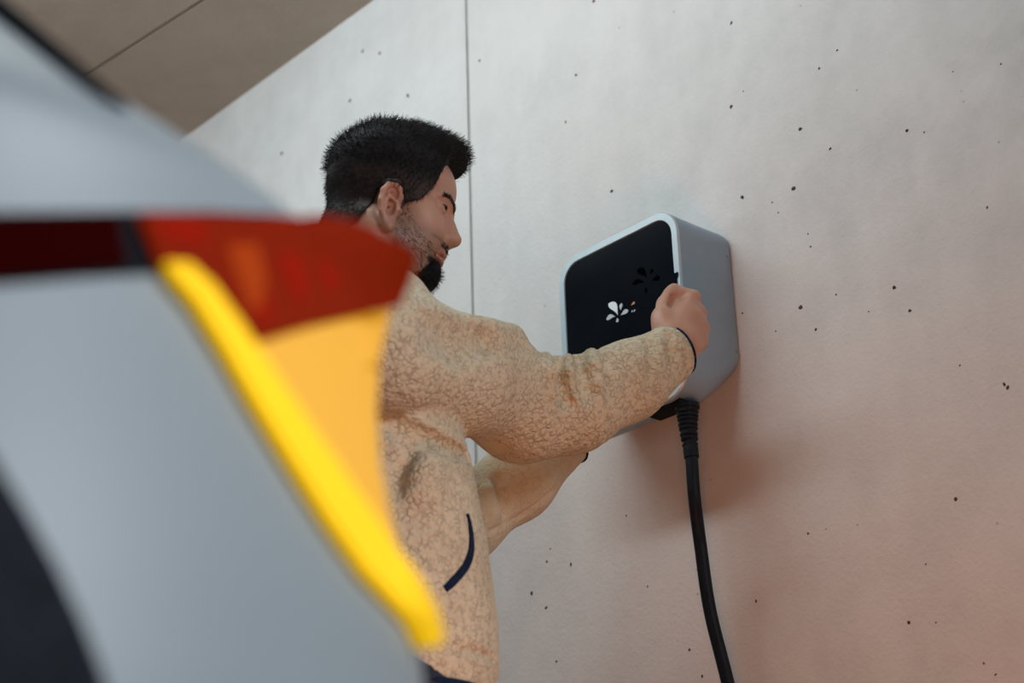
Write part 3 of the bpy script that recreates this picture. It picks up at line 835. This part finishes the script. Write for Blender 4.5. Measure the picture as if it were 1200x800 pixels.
# cranium and face, in head coordinates (forward, left, up)
def E(c, r, k=0.012, op='+', tilt=None): B.ellipsoid(hd(*c), np.array(r) * HS, HAX0 if tilt is None else tilt, k * HS, op)
E((-.004, 0, .045), (.086, .074, .078), .02)
E((.0410, 0, .044), (.066, .059, .062), .03)
E((.0460, 0, -.018), (.046, .057, .062), .03)
E((.0360, 0, -.068), (.050, .049, .040), .03)
E((.0760, 0, -.098), (.020, .022, .017), .022)
for s in (-1, 1):
    B.capsule(hd(.0080, s * .055, -.050), hd(.0640, s * .024, -.098), .0142, .0124, .022)       # jaw
    E((.0600, s * .042, -.020), (.022, .017, .018), .022)                                     # cheek bone
    E((.0730, s * .031, -.040), (.022, .018, .026), .022)
    B.capsule(hd(.1015, s * .010, .018), hd(.0815, s * .047, .018), .0056, .0050, .012)         # brow ridge
    E((.1120, s * .0400, .003), (.022, .021, .0115), .010, '-')                              # eye socket
    E((.0810, s * .0345, .002), (.0140, .0155, .0125), .003)                                  # eyelids over the ball
    B.capsule(hd(.0935, s * .020, .0025), hd(.0920, s * .042, .0020), .0022, .0020, .0025, '-')  # slit between the lids
    E((.1040, s * .0125, -.034), (.010, .0070, .0075), .006)                                  # nostril wing
    E((.1070, s * .008, -.0405), (.0055, .0032, .0030), .002, '-')
E((.0960, 0, -.020), (.016, .0135, .022), .012)
E((.0900, 0, -.036), (.016, .020, .014), .012)
B.capsule(hd(.0935, 0, .010), hd(.1160, 0, -.027), .0066, .0072, .012)                          # nose
E((.1145, 0, -.031), (.0095, .0092, .0080), .008)
E((.0900, 0, -.052), (.013, .022, .014), .014)                                                # upper lip mound
E((.0990, 0, -.0615), (.0075, .020, .0052), .005)
E((.0970, 0, -.0725), (.0075, .018, .0055), .005)
E((.1050, 0, -.0670), (.010, .026, .0012), .003, '-')
# neck and throat
B.capsule(hd(-.034, 0, -.055), tp(-.075, 0, -.215), .049, .060, .03)
B.capsule(hd(.020, 0, -.085), tp(-.03, 0, -.200), .031, .043, .03)
for s in (-1, 1): B.capsule(hd(-.020, s * .054, -.045), tp(-.02, s * .022, -.205), .012, .013, .02)
# ears
for s in (-1, 1):
    ax_ = np.stack([HF * math.cos(.42) - HL * s * math.sin(.42), HL * s * math.cos(.42) + HF * math.sin(.42), HU])
    ec = lambda a, o, u: hd(.008, s * .0745, -.030) + (ax_[0] * a + ax_[1] * o + ax_[2] * u)
    B.ellipsoid(ec(-.003, .001, .004), (.0150, .0060, .0270), ax_, .008)
    B.ellipsoid(ec(.004, -.001, -.024), (.0085, .0060, .0105), ax_, .008)
    B.ellipsoid(ec(.001, .0085, -.003), (.0090, .0125, .0140), ax_, .003, '-')
    B.ellipsoid(ec(.002, .0080, .015), (.0070, .0095, .0080), ax_, .003, '-')
    B.chain([ec(-.006, .0085, .020), ec(-.0105, .0085, .010), ec(-.0112, .0085, -.002)], [.0018, .0022, .0018], .003, '-')
    rim = [ec(.012, .003, .004), ec(.013, .005, .016), ec(.009, .0065, .026), ec(.001, .0075, .031), ec(-.009, .008, .027), ec(-.0155, .008, .015), ec(-.0160, .0075, .000), ec(-.0115, .006, -.014), ec(-.003, .004, -.026), ec(.004, .003, -.032)]
    B.chain(rim, [.0030, .0032, .0034, .0036, .0038, .0038, .0036, .0034, .0045, .0055], .0030)
    B.chain([ec(-.0075, .006, -.010), ec(-.0085, .0060, .004), ec(-.005, .0055, .012), ec(.003, .005, .009)], [.0026] * 4, .0025)
    B.chain([ec(.0115, .004, .002), ec(.0125, .0055, -.006), ec(.010, .004, -.013)], [.003, .0042, .003], .004)
# trunk and arms under the jacket
B.loft(np.array([BC[0], BC[1], 0]), TF, TL, [(BC[2] - .72, -.03, 0, .10, .15), (BC[2] - .45, -.045, 0, .09, .145), (BC[2] - .30, -.055, 0, .085, .14), (BC[2] - .23, -.065, 0, .06, .080)], .03)
B.chain([R_SH, R_EL], [.05, .042], .03); B.chain([R_EL, R_WR], [.042, .026], .02)
B.chain([L_SH, L_EL], [.05, .042], .03); B.chain([L_EL, L_WR], [.042, .026], .02)


def fingers(S, mcp, pip, dip, tip, r, k=.004):
    S.chain([mcp, pip, dip, tip], r, k)


# right hand: a fist closed round the charger's front edge, thumb up along the cover
kn = [at(812, 349, 2.528), at(819, 367, 2.515), at(822, 385, 2.502), at(820, 401, 2.492)]
pi_ = [at(790, 341, 2.536), at(793, 358, 2.545), at(796, 374, 2.538), at(798, 389, 2.525)]
di_ = [at(783, 352, 2.552), at(785, 368, 2.558), at(789, 383, 2.548), at(793, 397, 2.535)]
ti_ = [at(794, 362, 2.556), at(797, 376, 2.558), at(799, 390, 2.548), at(801, 403, 2.535)]
rad_f = [(.0112, .0105, .0095, .0082), (.0115, .0108, .0095, .0082), (.0112, .0102, .009, .008), (.0105, .0092, .0082, .0072)]
base_w = [at(792, 392, 2.475), at(797, 398, 2.473), at(802, 404, 2.472), at(805, 410, 2.472)]
for i in range(4):
    B.capsule(base_w[i], kn[i], .0150, .0118, .012)
    fingers(B, kn[i], pi_[i], di_[i], ti_[i], rad_f[i], .0035)
B.capsule(at(786, 388, 2.478), at(800, 372, 2.505), .018, .017, .015)
B.capsule(at(800, 395, 2.478), at(809, 378, 2.50), .016, .016, .015)
B.chain([at(783, 394, 2.476), at(777, 371, 2.496), at(780, 357, 2.516), at(785, 345.5, 2.527)], [.0150, .0138, .0120, .0108], .008)
B.capsule(at(781, 366, 2.505), at(800, 354, 2.527), .0100, .0088, .006)
B.capsule(at(789, 348, 2.514), at(783, 362, 2.494), .0052, .0032, .003, '-')
B.ellipsoid(at(776, 380, 2.485), (.014, .016, .020), None, .012)
# left hand, under the charger's far lower corner
lk = [at(696, 460, 2.668), at(703, 467, 2.664), at(708, 475, 2.656), at(709, 483, 2.648)]
for i in range(4):
    B.capsule(L_WR, lk[i], .016, .0115, .012)
    a = lk[i]; S1 = a + RT * .020 + UP * .012 + FW * .012; S2 = S1 + RT * .016 + UP * .004 + FW * .004; S3 = S2 + RT * .012 - FW * .003
    fingers(B, a, S1, S2, S3, (.0108, .0100, .0090, .0078), .0035)
B.chain([at(678, 500, 2.60), at(682, 482, 2.62), at(688, 466, 2.632), at(696, 452, 2.64)], [.015, .0125, .011, .0095], .008)

lo_, hi_ = B.bounds()
bV, bQ = nets(B, lo_, hi_, 0.0017)
body = np_mesh('body', bV, bQ, M_SKIN, person)
loc = (bV - HC) @ HAX.T
x_, y_, z_ = loc[:, 0], np.abs(loc[:, 1]), loc[:, 2]
# beard shadow on cheek, jaw and lip, a colour of the skin itself
jaw = sstep(-.035, -.052, z_ - .35 * np.clip(.03 - x_, 0, 1)) * sstep(.004, .016, x_) * sstep(-.128, -.110, z_)
side = sstep(.062, .050, x_) * sstep(.020, .030, x_) * sstep(.0, -.02, z_)
lip = sstep(-.048, -.052, z_) * sstep(.075, .085, x_) * sstep(-.056, -.0535, -np.abs(z_ + .0525) - .053)
stub = np.clip(0.34 * jaw + 0.20 * side + .5 * lip, 0, .65)
stub *= (np.linalg.norm(loc, axis=1) < .16)
set_attr(body, 'stubble', stub)
ear_m = (y_ > .072) & (x_ < .032) & (x_ > -.02) & (np.abs(z_ + .03) < .042)
lips_m = (x_ > .088) & (y_ < .022) & (z_ < -.056) & (z_ > -.0775)
set_attr(body, 'blush', np.where(lips_m, .65, np.where(ear_m, .25, 0.0)))
for s in (-1, 1):
    bm = bmesh.new(); bmesh.ops.create_uvsphere(bm, u_segments=20, v_segments=14, radius=.0104)
    bmesh.ops.transform(bm, matrix=Matrix.Translation(hd(.0812, s * .0345, .002)), verts=bm.verts[:])
    ey = adopt(from_bm('eye', bm, M_EYE, None, True), person)
    bm = bmesh.new(); bmesh.ops.create_uvsphere(bm, u_segments=16, v_segments=10, radius=.0056)
    bmesh.ops.transform(bm, matrix=Matrix.Translation(hd(.0878, s * .0352, .0015)), verts=bm.verts[:])
    adopt(from_bm('iris', bm, M_IRIS, None, True), ey)
    lash = [hd(.0825 + .0125 * math.cos(a) * .98, s * (.0345 + .0150 * math.sin(a)), .0050 - .0022 * abs(math.sin(a))) for a in np.linspace(-.9, 1.15, 12)]
    adopt(tube('eyelash', lash, [.0005 + .0007 * math.sin(math.pi * (i + .5) / 12) for i in range(12)], M_HAIR, seg=6), person)

# ------------------------------------------------------------------ hair
HX = [-.13, -.085, -.055, -.035, -.022, -.012, .024, .030, .050, .060, .068, .074, .080, .090, .13]
HZ = [-.100, -.095, -.080, -.058, -.035, .002, .006, -.014, -.006, .008, .022, .040, .070, .098, .106]


class Hair:
    "short hair that grows thicker towards the crown, with a quiff over the forehead"
    def __init__(self):
        t = Sculpt()
        t.ellipsoid(hd(.062, 0, .108), np.array((.040, .050, .024)) * HS, HAX0, .02)
        t.ellipsoid(hd(.094, 0, .114), np.array((.019, .042, .015)) * HS, HAX0, .02)
        t.ellipsoid(hd(.015, 0, .098), np.array((.070, .056, .036)) * HS, HAX0, .03)
        self.t = t

    def __call__(self, P):
        q = (P - HC) @ HAX.T; d = self.t(P)
        hl = np.interp(q[:, 0], HX, HZ)
        off = .0024 + .0200 * sstep(.03, .105, q[:, 2]) * (1 - .45 * sstep(-.02, -.075, q[:, 0])) + .003 * sstep(-.02, -.08, q[:, 0]) * sstep(-.06, .0, q[:, 2])
        low = B(P) - off
        k = .018; h = np.maximum(k - np.abs(low - d), 0) / k; m = np.minimum(low, d) - h * h * k * .25
        return np.maximum(m, (hl - q[:, 2]) * .6)


HR = Hair()
hV, hQ = nets(HR, HC - .17, HC + .17, 0.0022)
hl_ = (hV - HC) @ HAX.T
keep = (np.abs(hl_[:, 1]) < .095) & (hl_[:, 2] > -.085) & (hl_[:, 0] > -.13)
hN = normals(HR, hV)
rng = np.random.default_rng(5)
hV2 = hV + hN * (rng.random(len(hV))[:, None] - .5) * .0016
hair = np_mesh('hair', hV2, hQ, M_HAIR, person)
set_attr(hair, 'fade', .85 * sstep(.048, .012, hl_[:, 2] + .25 * np.minimum(hl_[:, 0] + .02, 0)) * (.75 + .25 * rng.random(len(hl_))))


def strands(name, roots, dirs, length, rad, mat, parent, curl=0.0, gravity=0.0, seg=5):
    n = len(roots); P = np.zeros((n, seg, 3)); p = roots.copy(); d = dirs / np.linalg.norm(dirs, axis=1)[:, None]
    L = length * (0.6 + 0.8 * rng.random(n)); P[:, 0] = p
    for i in range(1, seg):
        p = p + d * (L / (seg - 1))[:, None]; P[:, i] = p
        d = d + (rng.random((n, 3)) - .5) * curl - ZU * gravity; d /= np.linalg.norm(d, axis=1)[:, None]
    hc = bpy.data.hair_curves.new(name); hc.add_curves([seg] * n)
    hc.attributes['position'].data.foreach_set('vector', P.astype(np.float32).ravel()) if 'position' in hc.attributes else None
    ra = hc.attributes.get('radius') or hc.attributes.new('radius', 'FLOAT', 'POINT')
    ra.data.foreach_set('value', np.tile(rad * np.linspace(1, .35, seg), n).astype(np.float32))
    hc.materials.append(mat)
    o = bpy.data.objects.new(name, hc); COL.objects.link(o); o['kind'] = 'stuff'
    return adopt(o, parent)


q_ = (hV - HC) @ HAX.T
top_i = np.nonzero((q_[:, 2] > np.interp(q_[:, 0], [-.13, -.09, -.05, .03, .06, .13], [.0, .02, .035, .045, .055, .08])) & (rng.random(len(q_)) < .5))[0]
top_i = top_i[hN[top_i] @ HU > -.15]
rt = hV[top_i]; nn2 = hN[top_i]; ql = q_[top_i]
dr = nn2 * (.30 + 3 * np.clip(ql[:, 0], 0, .08))[:, None] + HF * (.45 + 6 * np.clip(ql[:, 0], -.1, .08))[:, None] + HU * np.where(ql[:, 0] > .02, .5, .1)[:, None] + (rng.random((len(rt), 3)) - .5) * .7
strands('strands', rt - nn2 * .002, dr, .011, .00035, M_STRAND, hair, .5)
sd_i = np.nonzero((q_[:, 2] < np.interp(q_[:, 0], [-.13, -.09, -.05, .03, .06, .13], [.01, .04, .06, .07, .075, .08])) & (rng.random(len(q_)) < .8) & (B(hV) < .016))[0]
rt = hV[sd_i]; nn2 = hN[sd_i]
dr = nn2 * .35 - HU * .8 - HF * .35 + (rng.random((len(rt), 3)) - .5) * .5
strands('strands', rt - nn2 * .001, dr, .007, .00028, M_STRAND, hair, .4)

# beard: full on the chin, sparse curls on the cheek, a thin moustache
bn_all = None
cand = np.nonzero(np.linalg.norm(loc, axis=1) < .16)[0]
cx, cy, cz = x_[cand], y_[cand], z_[cand]
chin = (cx > .052) & (cz < -.079) & (cz > -.125) & (cy < .036) & ~((cx > .095) & (cz > -.081))
p1 = cand[chin]
nb_ = normals(B, bV[p1])


class Chin:
    def __call__(self, P):
        q = (P - HC) @ HAX.T
        e = np.sqrt(((q[:, 0] - .076) / .038) ** 2 + (q[:, 1] / .036) ** 2 + ((q[:, 2] + .105) / .029) ** 2)
        return np.maximum(B(P) - .0055, (e - 1) * .028)


cV, cQ = nets(Chin(), hd(.07, 0, -.10) - .07, hd(.07, 0, -.10) + .07, 0.002)
cV = cV + normals(Chin(), cV) * (rng.random(len(cV))[:, None] - .5) * .002
beard = np_mesh('beard', cV, cQ, M_HAIR, person)
sel = rng.random(len(p1)) < .55
strands('strands', bV[p1][sel], nb_[sel] * .8 - HU * .5 + HF * .2, .011, .0003, M_STRAND, beard, .9)
ck = (cx > .022) & (cx < .090) & (cz < np.interp(cx, [.022, .045, .066, .09], [-.005, -.030, -.058, -.066])) & (cz > -.115) & (cy > .015)
dens = np.where(cz < -.07, .20, .14)
p2 = cand[ck]; sel = rng.random(len(p2)) < dens[ck]
p2 = p2[sel]; n2_ = normals(B, bV[p2])
strands('stubble', bV[p2], n2_ * .35 - HU * .7 + HF * .35 + (rng.random((len(p2), 3)) - .5) * .9, .0085, .00021, M_CURL, beard, 1.1)
ms = (cx > .086) & (cz < -.046) & (cz > -.057) & (cy < .030)
p3 = cand[ms]; p3 = p3[rng.random(len(p3)) < .5]; n3_ = normals(B, bV[p3])
strands('moustache', bV[p3], n3_ * .4 - HU * .7 + HL * np.sign((bV[p3] - HC) @ HL)[:, None] * .4, .0055, .00026, M_STRAND, beard, .5)
for s in (-1, 1):
    m = (np.abs(y_ - (.030)) < .022) & (np.sign(loc[:, 1]) == s) & (np.abs(z_ - np.interp(y_, [.008, .022, .036, .052], [.012, .0205, .0225, .0165])) < .0034) & (x_ > .06) & (np.linalg.norm(loc, axis=1) < .16)
    p4 = np.nonzero(m)[0]; n4_ = normals(B, bV[p4])
    strands('eyebrow', bV[p4], n4_ * .22 + HL * s * .9 - HF * .2 + HU * .1, .0068, .00030, M_STRAND, person, .3)

# ------------------------------------------------------------------ fleece jacket
J = Sculpt()
TO = np.array([BC[0], BC[1], 0]); hz = BC[2]
J.loft(TO, TF, TL, [(hz - .698, -.010, 0, .128, .185), (hz - .66, -.008, 0, .136, .19), (hz - .60, -.012, 0, .139, .192), (hz - .50, -.021, 0, .136, .19), (hz - .40, -.032, 0, .128, .188),
                    (hz - .31, -.045, 0, .112, .180), (hz - .255, -.055, 0, .092, .150), (hz - .215, -.062, 0, .078, .100), (hz - .180, -.066, 0, .070, .078)], .05)
J.chain([tp(-.06, -.06, -.225), R_SH], [.062, .070], .05)
J.chain([tp(-.06, .06, -.225), L_SH], [.062, .070], .05)
R_MID = (R_SH + R_EL) / 2 + np.array([.0, -.012, -.016])
R_UP = R_EL + (R_SH - R_EL) * .22 + ZU * .012
J.chain([R_SH - ZU * .050 - TL * .018, R_MID, R_UP, R_EL + ZU * .008], [.084, .076, .072, .068], .010)
fr = [R_EL + ZU * .004, R_EL + (R_WR - R_EL) * .3 - ZU * .020, R_EL + (R_WR - R_EL) * .65 - ZU * .022, R_EL + (R_WR - R_EL) * .90 - ZU * .011]
J.chain(fr, [.066, .060, .0500, .0425], .03)
J.chain([L_SH, L_EL], [.070, .058], .02)
J.chain([L_EL, L_EL + (L_WR - L_EL) * .5 - ZU * .004, L_EL + (L_WR - L_EL) * .95], [.057, .050, .034], .03)
# standing collar
for i in range(18):
    a0, a1 = 2 * math.pi * i / 18, 2 * math.pi * (i + 1) / 18
    cp_ = lambda a: tp(-.045 + .074 * math.cos(a), .074 * math.sin(a), -.175 - .022 * math.cos(a))
    J.capsule(cp_(a0), cp_(a1), .016, .016, .02)


def groove(pts, r, k=.012, depth=0.0):
    P = [trace(J0, *q) for q in pts]; P = [p - FW * depth for p in P if p is not None]
    if len(P) > 1: J.chain(P, [r * (0.5 + math.sin(math.pi * (i + .5) / len(P)) * .6) for i in range(len(P))], k, '-')


def fold(pts, r, k=.018, depth=0.004):
    P = [trace(J0, *q) for q in pts]; P = [p + FW * depth for p in P if p is not None]
    if len(P) > 1: J.chain(P, [r * (0.6 + math.sin(math.pi * (i + .5) / len(P)) * .5) for i in range(len(P))], k, '+')


import copy as _copy
J0 = Sculpt(); J0.ops = list(J.ops)
# folds across the inner elbow
fold([(642, 420), (644, 438), (648, 462)], .011, .010, .003)
groove([(655, 425), (658, 440), (662, 458), (667, 470)], .0105, .018, .003)
fold([(668, 421), (671, 438), (676, 462)], .010, .010, .003)
groove([(681, 418), (684, 434), (688, 454), (690, 464)], .0090, .016, .003)
fold([(693, 414), (697, 430), (702, 450)], .009, .010, .003)
groove([(712, 420), (712, 440), (714, 460)], .0045)
groove([(760, 400), (764, 425), (762, 450)], .0045)
groove([(783, 392), (788, 412), (786, 434)], .004)
# dent on top of the upper arm, crease from the armpit, seam folds of the trunk
fold([(560, 384), (600, 392), (640, 412)], .012, .03)
groove([(500, 372), (522, 382), (546, 388)], .0075, .02)
groove([(510, 398), (540, 402), (572, 398)], .011, .035)
groove([(436, 491), (460, 497), (485, 507), (512, 519), (532, 527), (549, 534)], .016, .004, .000)
groove([(481, 530), (476, 546), (468, 567)], .011, .03)
fold([(503, 548), (498, 560), (492, 580)], .010, .03)
groove([(532, 758), (555, 762), (580, 772)], .0035, .008)
groove([(575, 622), (610, 605), (650, 572)], .003, .006)
fold([(572, 578), (576, 598)], .010, .02)
groove([(585, 560), (588, 580), (592, 600)], .006, .015)
ax_r = (R_WR - R_EL) / np.linalg.norm(R_WR - R_EL); ax_l = (L_WR - L_EL) / np.linalg.norm(L_WR - L_EL)


class Jacket:
    "the sculpt, cut off square at both cuffs and the hem, and hollow at the cuffs and collar"
    def __call__(self, P):
        d = J(P)
        er = (P - (R_EL + (R_WR - R_EL) * .975)) @ ax_r; el = (P - (L_EL + (L_WR - L_EL) * .975)) @ ax_l
        nr = np.linalg.norm(P - R_WR, axis=1) < .09; nl = np.linalg.norm(P - L_WR, axis=1) < .09
        d = np.where(nr, np.maximum(d, er), d); d = np.where(nl, np.maximum(d, el), d)
        return d


JK = Jacket()
lo_, hi_ = J.bounds()
jV, jQ = nets(JK, lo_, hi_, 0.0026)
jN = normals(JK, jV, .003)


def worley(P, s):
    "F2 - F1 of scattered points, s cells per metre"
    Q = P * s; I = np.floor(Q).astype(np.int64); f1 = np.full(len(P), 9.0); f2 = np.full(len(P), 9.0)
    for dx in (-1, 0, 1):
        for dy in (-1, 0, 1):
            for dz in (-1, 0, 1):
                C = I + (dx, dy, dz); h = (C[:, 0] * 73856093) ^ (C[:, 1] * 19349663) ^ (C[:, 2] * 83492791)
                r = np.stack([((h * m + a) & 0xFFFF) / 65535.0 for m, a in ((2654435761, 11), (40503, 7919), (97531, 104729))], 1)
                d = np.sqrt(((C + r - Q) ** 2).sum(1)); m_ = d < f1
                f2 = np.where(m_, f1, np.minimum(f2, d)); f1 = np.where(m_, d, f1)
    return f2 - f1


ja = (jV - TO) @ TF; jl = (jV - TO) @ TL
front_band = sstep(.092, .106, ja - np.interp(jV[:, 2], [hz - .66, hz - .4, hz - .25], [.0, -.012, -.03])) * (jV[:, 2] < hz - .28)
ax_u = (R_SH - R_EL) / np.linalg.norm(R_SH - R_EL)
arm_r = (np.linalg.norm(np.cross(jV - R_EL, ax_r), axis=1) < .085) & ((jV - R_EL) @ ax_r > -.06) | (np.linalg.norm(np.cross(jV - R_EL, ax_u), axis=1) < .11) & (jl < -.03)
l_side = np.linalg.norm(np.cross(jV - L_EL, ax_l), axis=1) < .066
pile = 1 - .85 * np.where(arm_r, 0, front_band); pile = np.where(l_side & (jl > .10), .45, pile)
w = worley(jV, 120.0)
jV2 = jV + jN * ((-0.0004 * (1 - sstep(.0, .3, w)) + 0.0008 * (rng.random(len(jV)) - .5)) * pile)[:, None]
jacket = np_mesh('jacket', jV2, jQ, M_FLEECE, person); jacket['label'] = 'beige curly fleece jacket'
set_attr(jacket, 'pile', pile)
# loose fibres that soften the outline
fi = np.nonzero(rng.random(len(jV2)) < .10 * pile)[0]
M_FIBRE = grain('fleece_fibre', (0.50, 0.39, 0.28), (0.58, 0.46, 0.34), 30, 0.9)


def cuff(name, c, ax, rr_, mat):
    r1 = np.cross(ax, ZU); r1 /= np.linalg.norm(r1); r2 = np.cross(ax, r1); pts = []
    for a in np.linspace(0, 2 * math.pi, 48, endpoint=False):
        dirv = r1 * math.cos(a) + r2 * math.sin(a); t = .015
        while J((c + dirv * t)[None])[0] < 0 and t < .08: t += .0008
        pts.append(c + dirv * (t + .0002))
    o = tube(name, pts, .0018, mat, seg=8, closed=True); adopt(o, jacket); o['label'] = 'dark navy cuff binding'


cuff('cuff_binding', R_EL + (R_WR - R_EL) * .973, ax_r, .04, M_NAVY)
cuff('cuff_binding', L_EL + (L_WR - L_EL) * .973, ax_l, .04, M_NAVY)
# pocket binding
pk = [(547.5, 602), (550, 615), (552, 632), (551, 648), (546, 662), (538, 673), (529, 683), (521.5, 690)]
pw = [.0012, .0028, .0040, .0048, .0048, .0048, .0048, .0042]
pp = [trace(JK, *q) for q in spline([(a, b, 0) for a, b in pk], 6) for q in [q[:2]]]
pr_ = np.interp(np.linspace(0, 7, len(pp)), range(8), pw)
top_, bot_ = [], []
for i, p in enumerate(pp):
    t = pp[min(i + 1, len(pp) - 1)] - pp[max(i - 1, 0)]; t /= np.linalg.norm(t); nrm = normals(JK, p[None], .006)[0]; bi = np.cross(nrm, t); bi /= np.linalg.norm(bi)
    top_.append((p + bi * pr_[i] + nrm * .0022, p - bi * pr_[i] + nrm * .0022)); bot_.append((p + bi * pr_[i] - nrm * .003, p - bi * pr_[i] - nrm * .003))
bm = bmesh.new(); VT = [[bm.verts.new(q) for q in (a[0], a[1], b[1], b[0])] for a, b in zip(top_, bot_)]
for a, b in zip(VT, VT[1:]):
    for i in range(4): bm.faces.new((a[i], a[(i + 1) % 4], b[(i + 1) % 4], b[i]))
bm.faces.new(VT[0]); bm.faces.new(VT[-1])
o = adopt(from_bm('pocket_binding', bm, M_NAVY), jacket); o['label'] = 'navy curved pocket binding'
# elastic hem
hem = [TO + TF * (-.010 + .127 * math.cos(a)) + TL * .184 * math.sin(a) + ZU * (hz - .701) for a in np.linspace(0, 2 * math.pi, 60, endpoint=False)]
adopt(tube('hem_binding', hem, .006, M_NAVY, seg=8, closed=True), jacket)

# ------------------------------------------------------------------ trousers and shoes, below the frame
T = Sculpt()
T.loft(TO, TF, TL, [(hz - .86, -.03, 0, .115, .165), (hz - .76, -.03, 0, .125, .178), (hz - .64, -.022, 0, .122, .178)], .04)
for s in (-1, 1):
    hip, knee, ank = TO + TF * -.03 + TL * s * .09 + ZU * .86, TO + TF * (-.01 + .03 * s) + TL * s * .11 + ZU * .47, TO + TF * (-.05 + .05 * s) + TL * s * .12 + ZU * .10
    T.chain([hip, knee, ank], [.095, .070, .058], .05)
tV, tQ = nets(T, *T.bounds(), 0.008)
np_mesh('trousers', tV, tQ, M_TROUSER, person)['label'] = 'dark navy trousers'
for s in (-1, 1):
    S_ = Sculpt(); a = TO + TF * (-.05 + .05 * s) + TL * s * .12 + ZU * .045
    S_.ellipsoid(a + TF * .06, (.14, .048, .045), np.stack([TF, TL, ZU]), .02); S_.capsule(a - TF * .03 + ZU * .01, a - TF * .03 + ZU * .06, .045, .042, .02)
    sV, sQ = nets(S_, *S_.bounds(), 0.006); np_mesh('shoe', sV, sQ, M_SHOE, person)
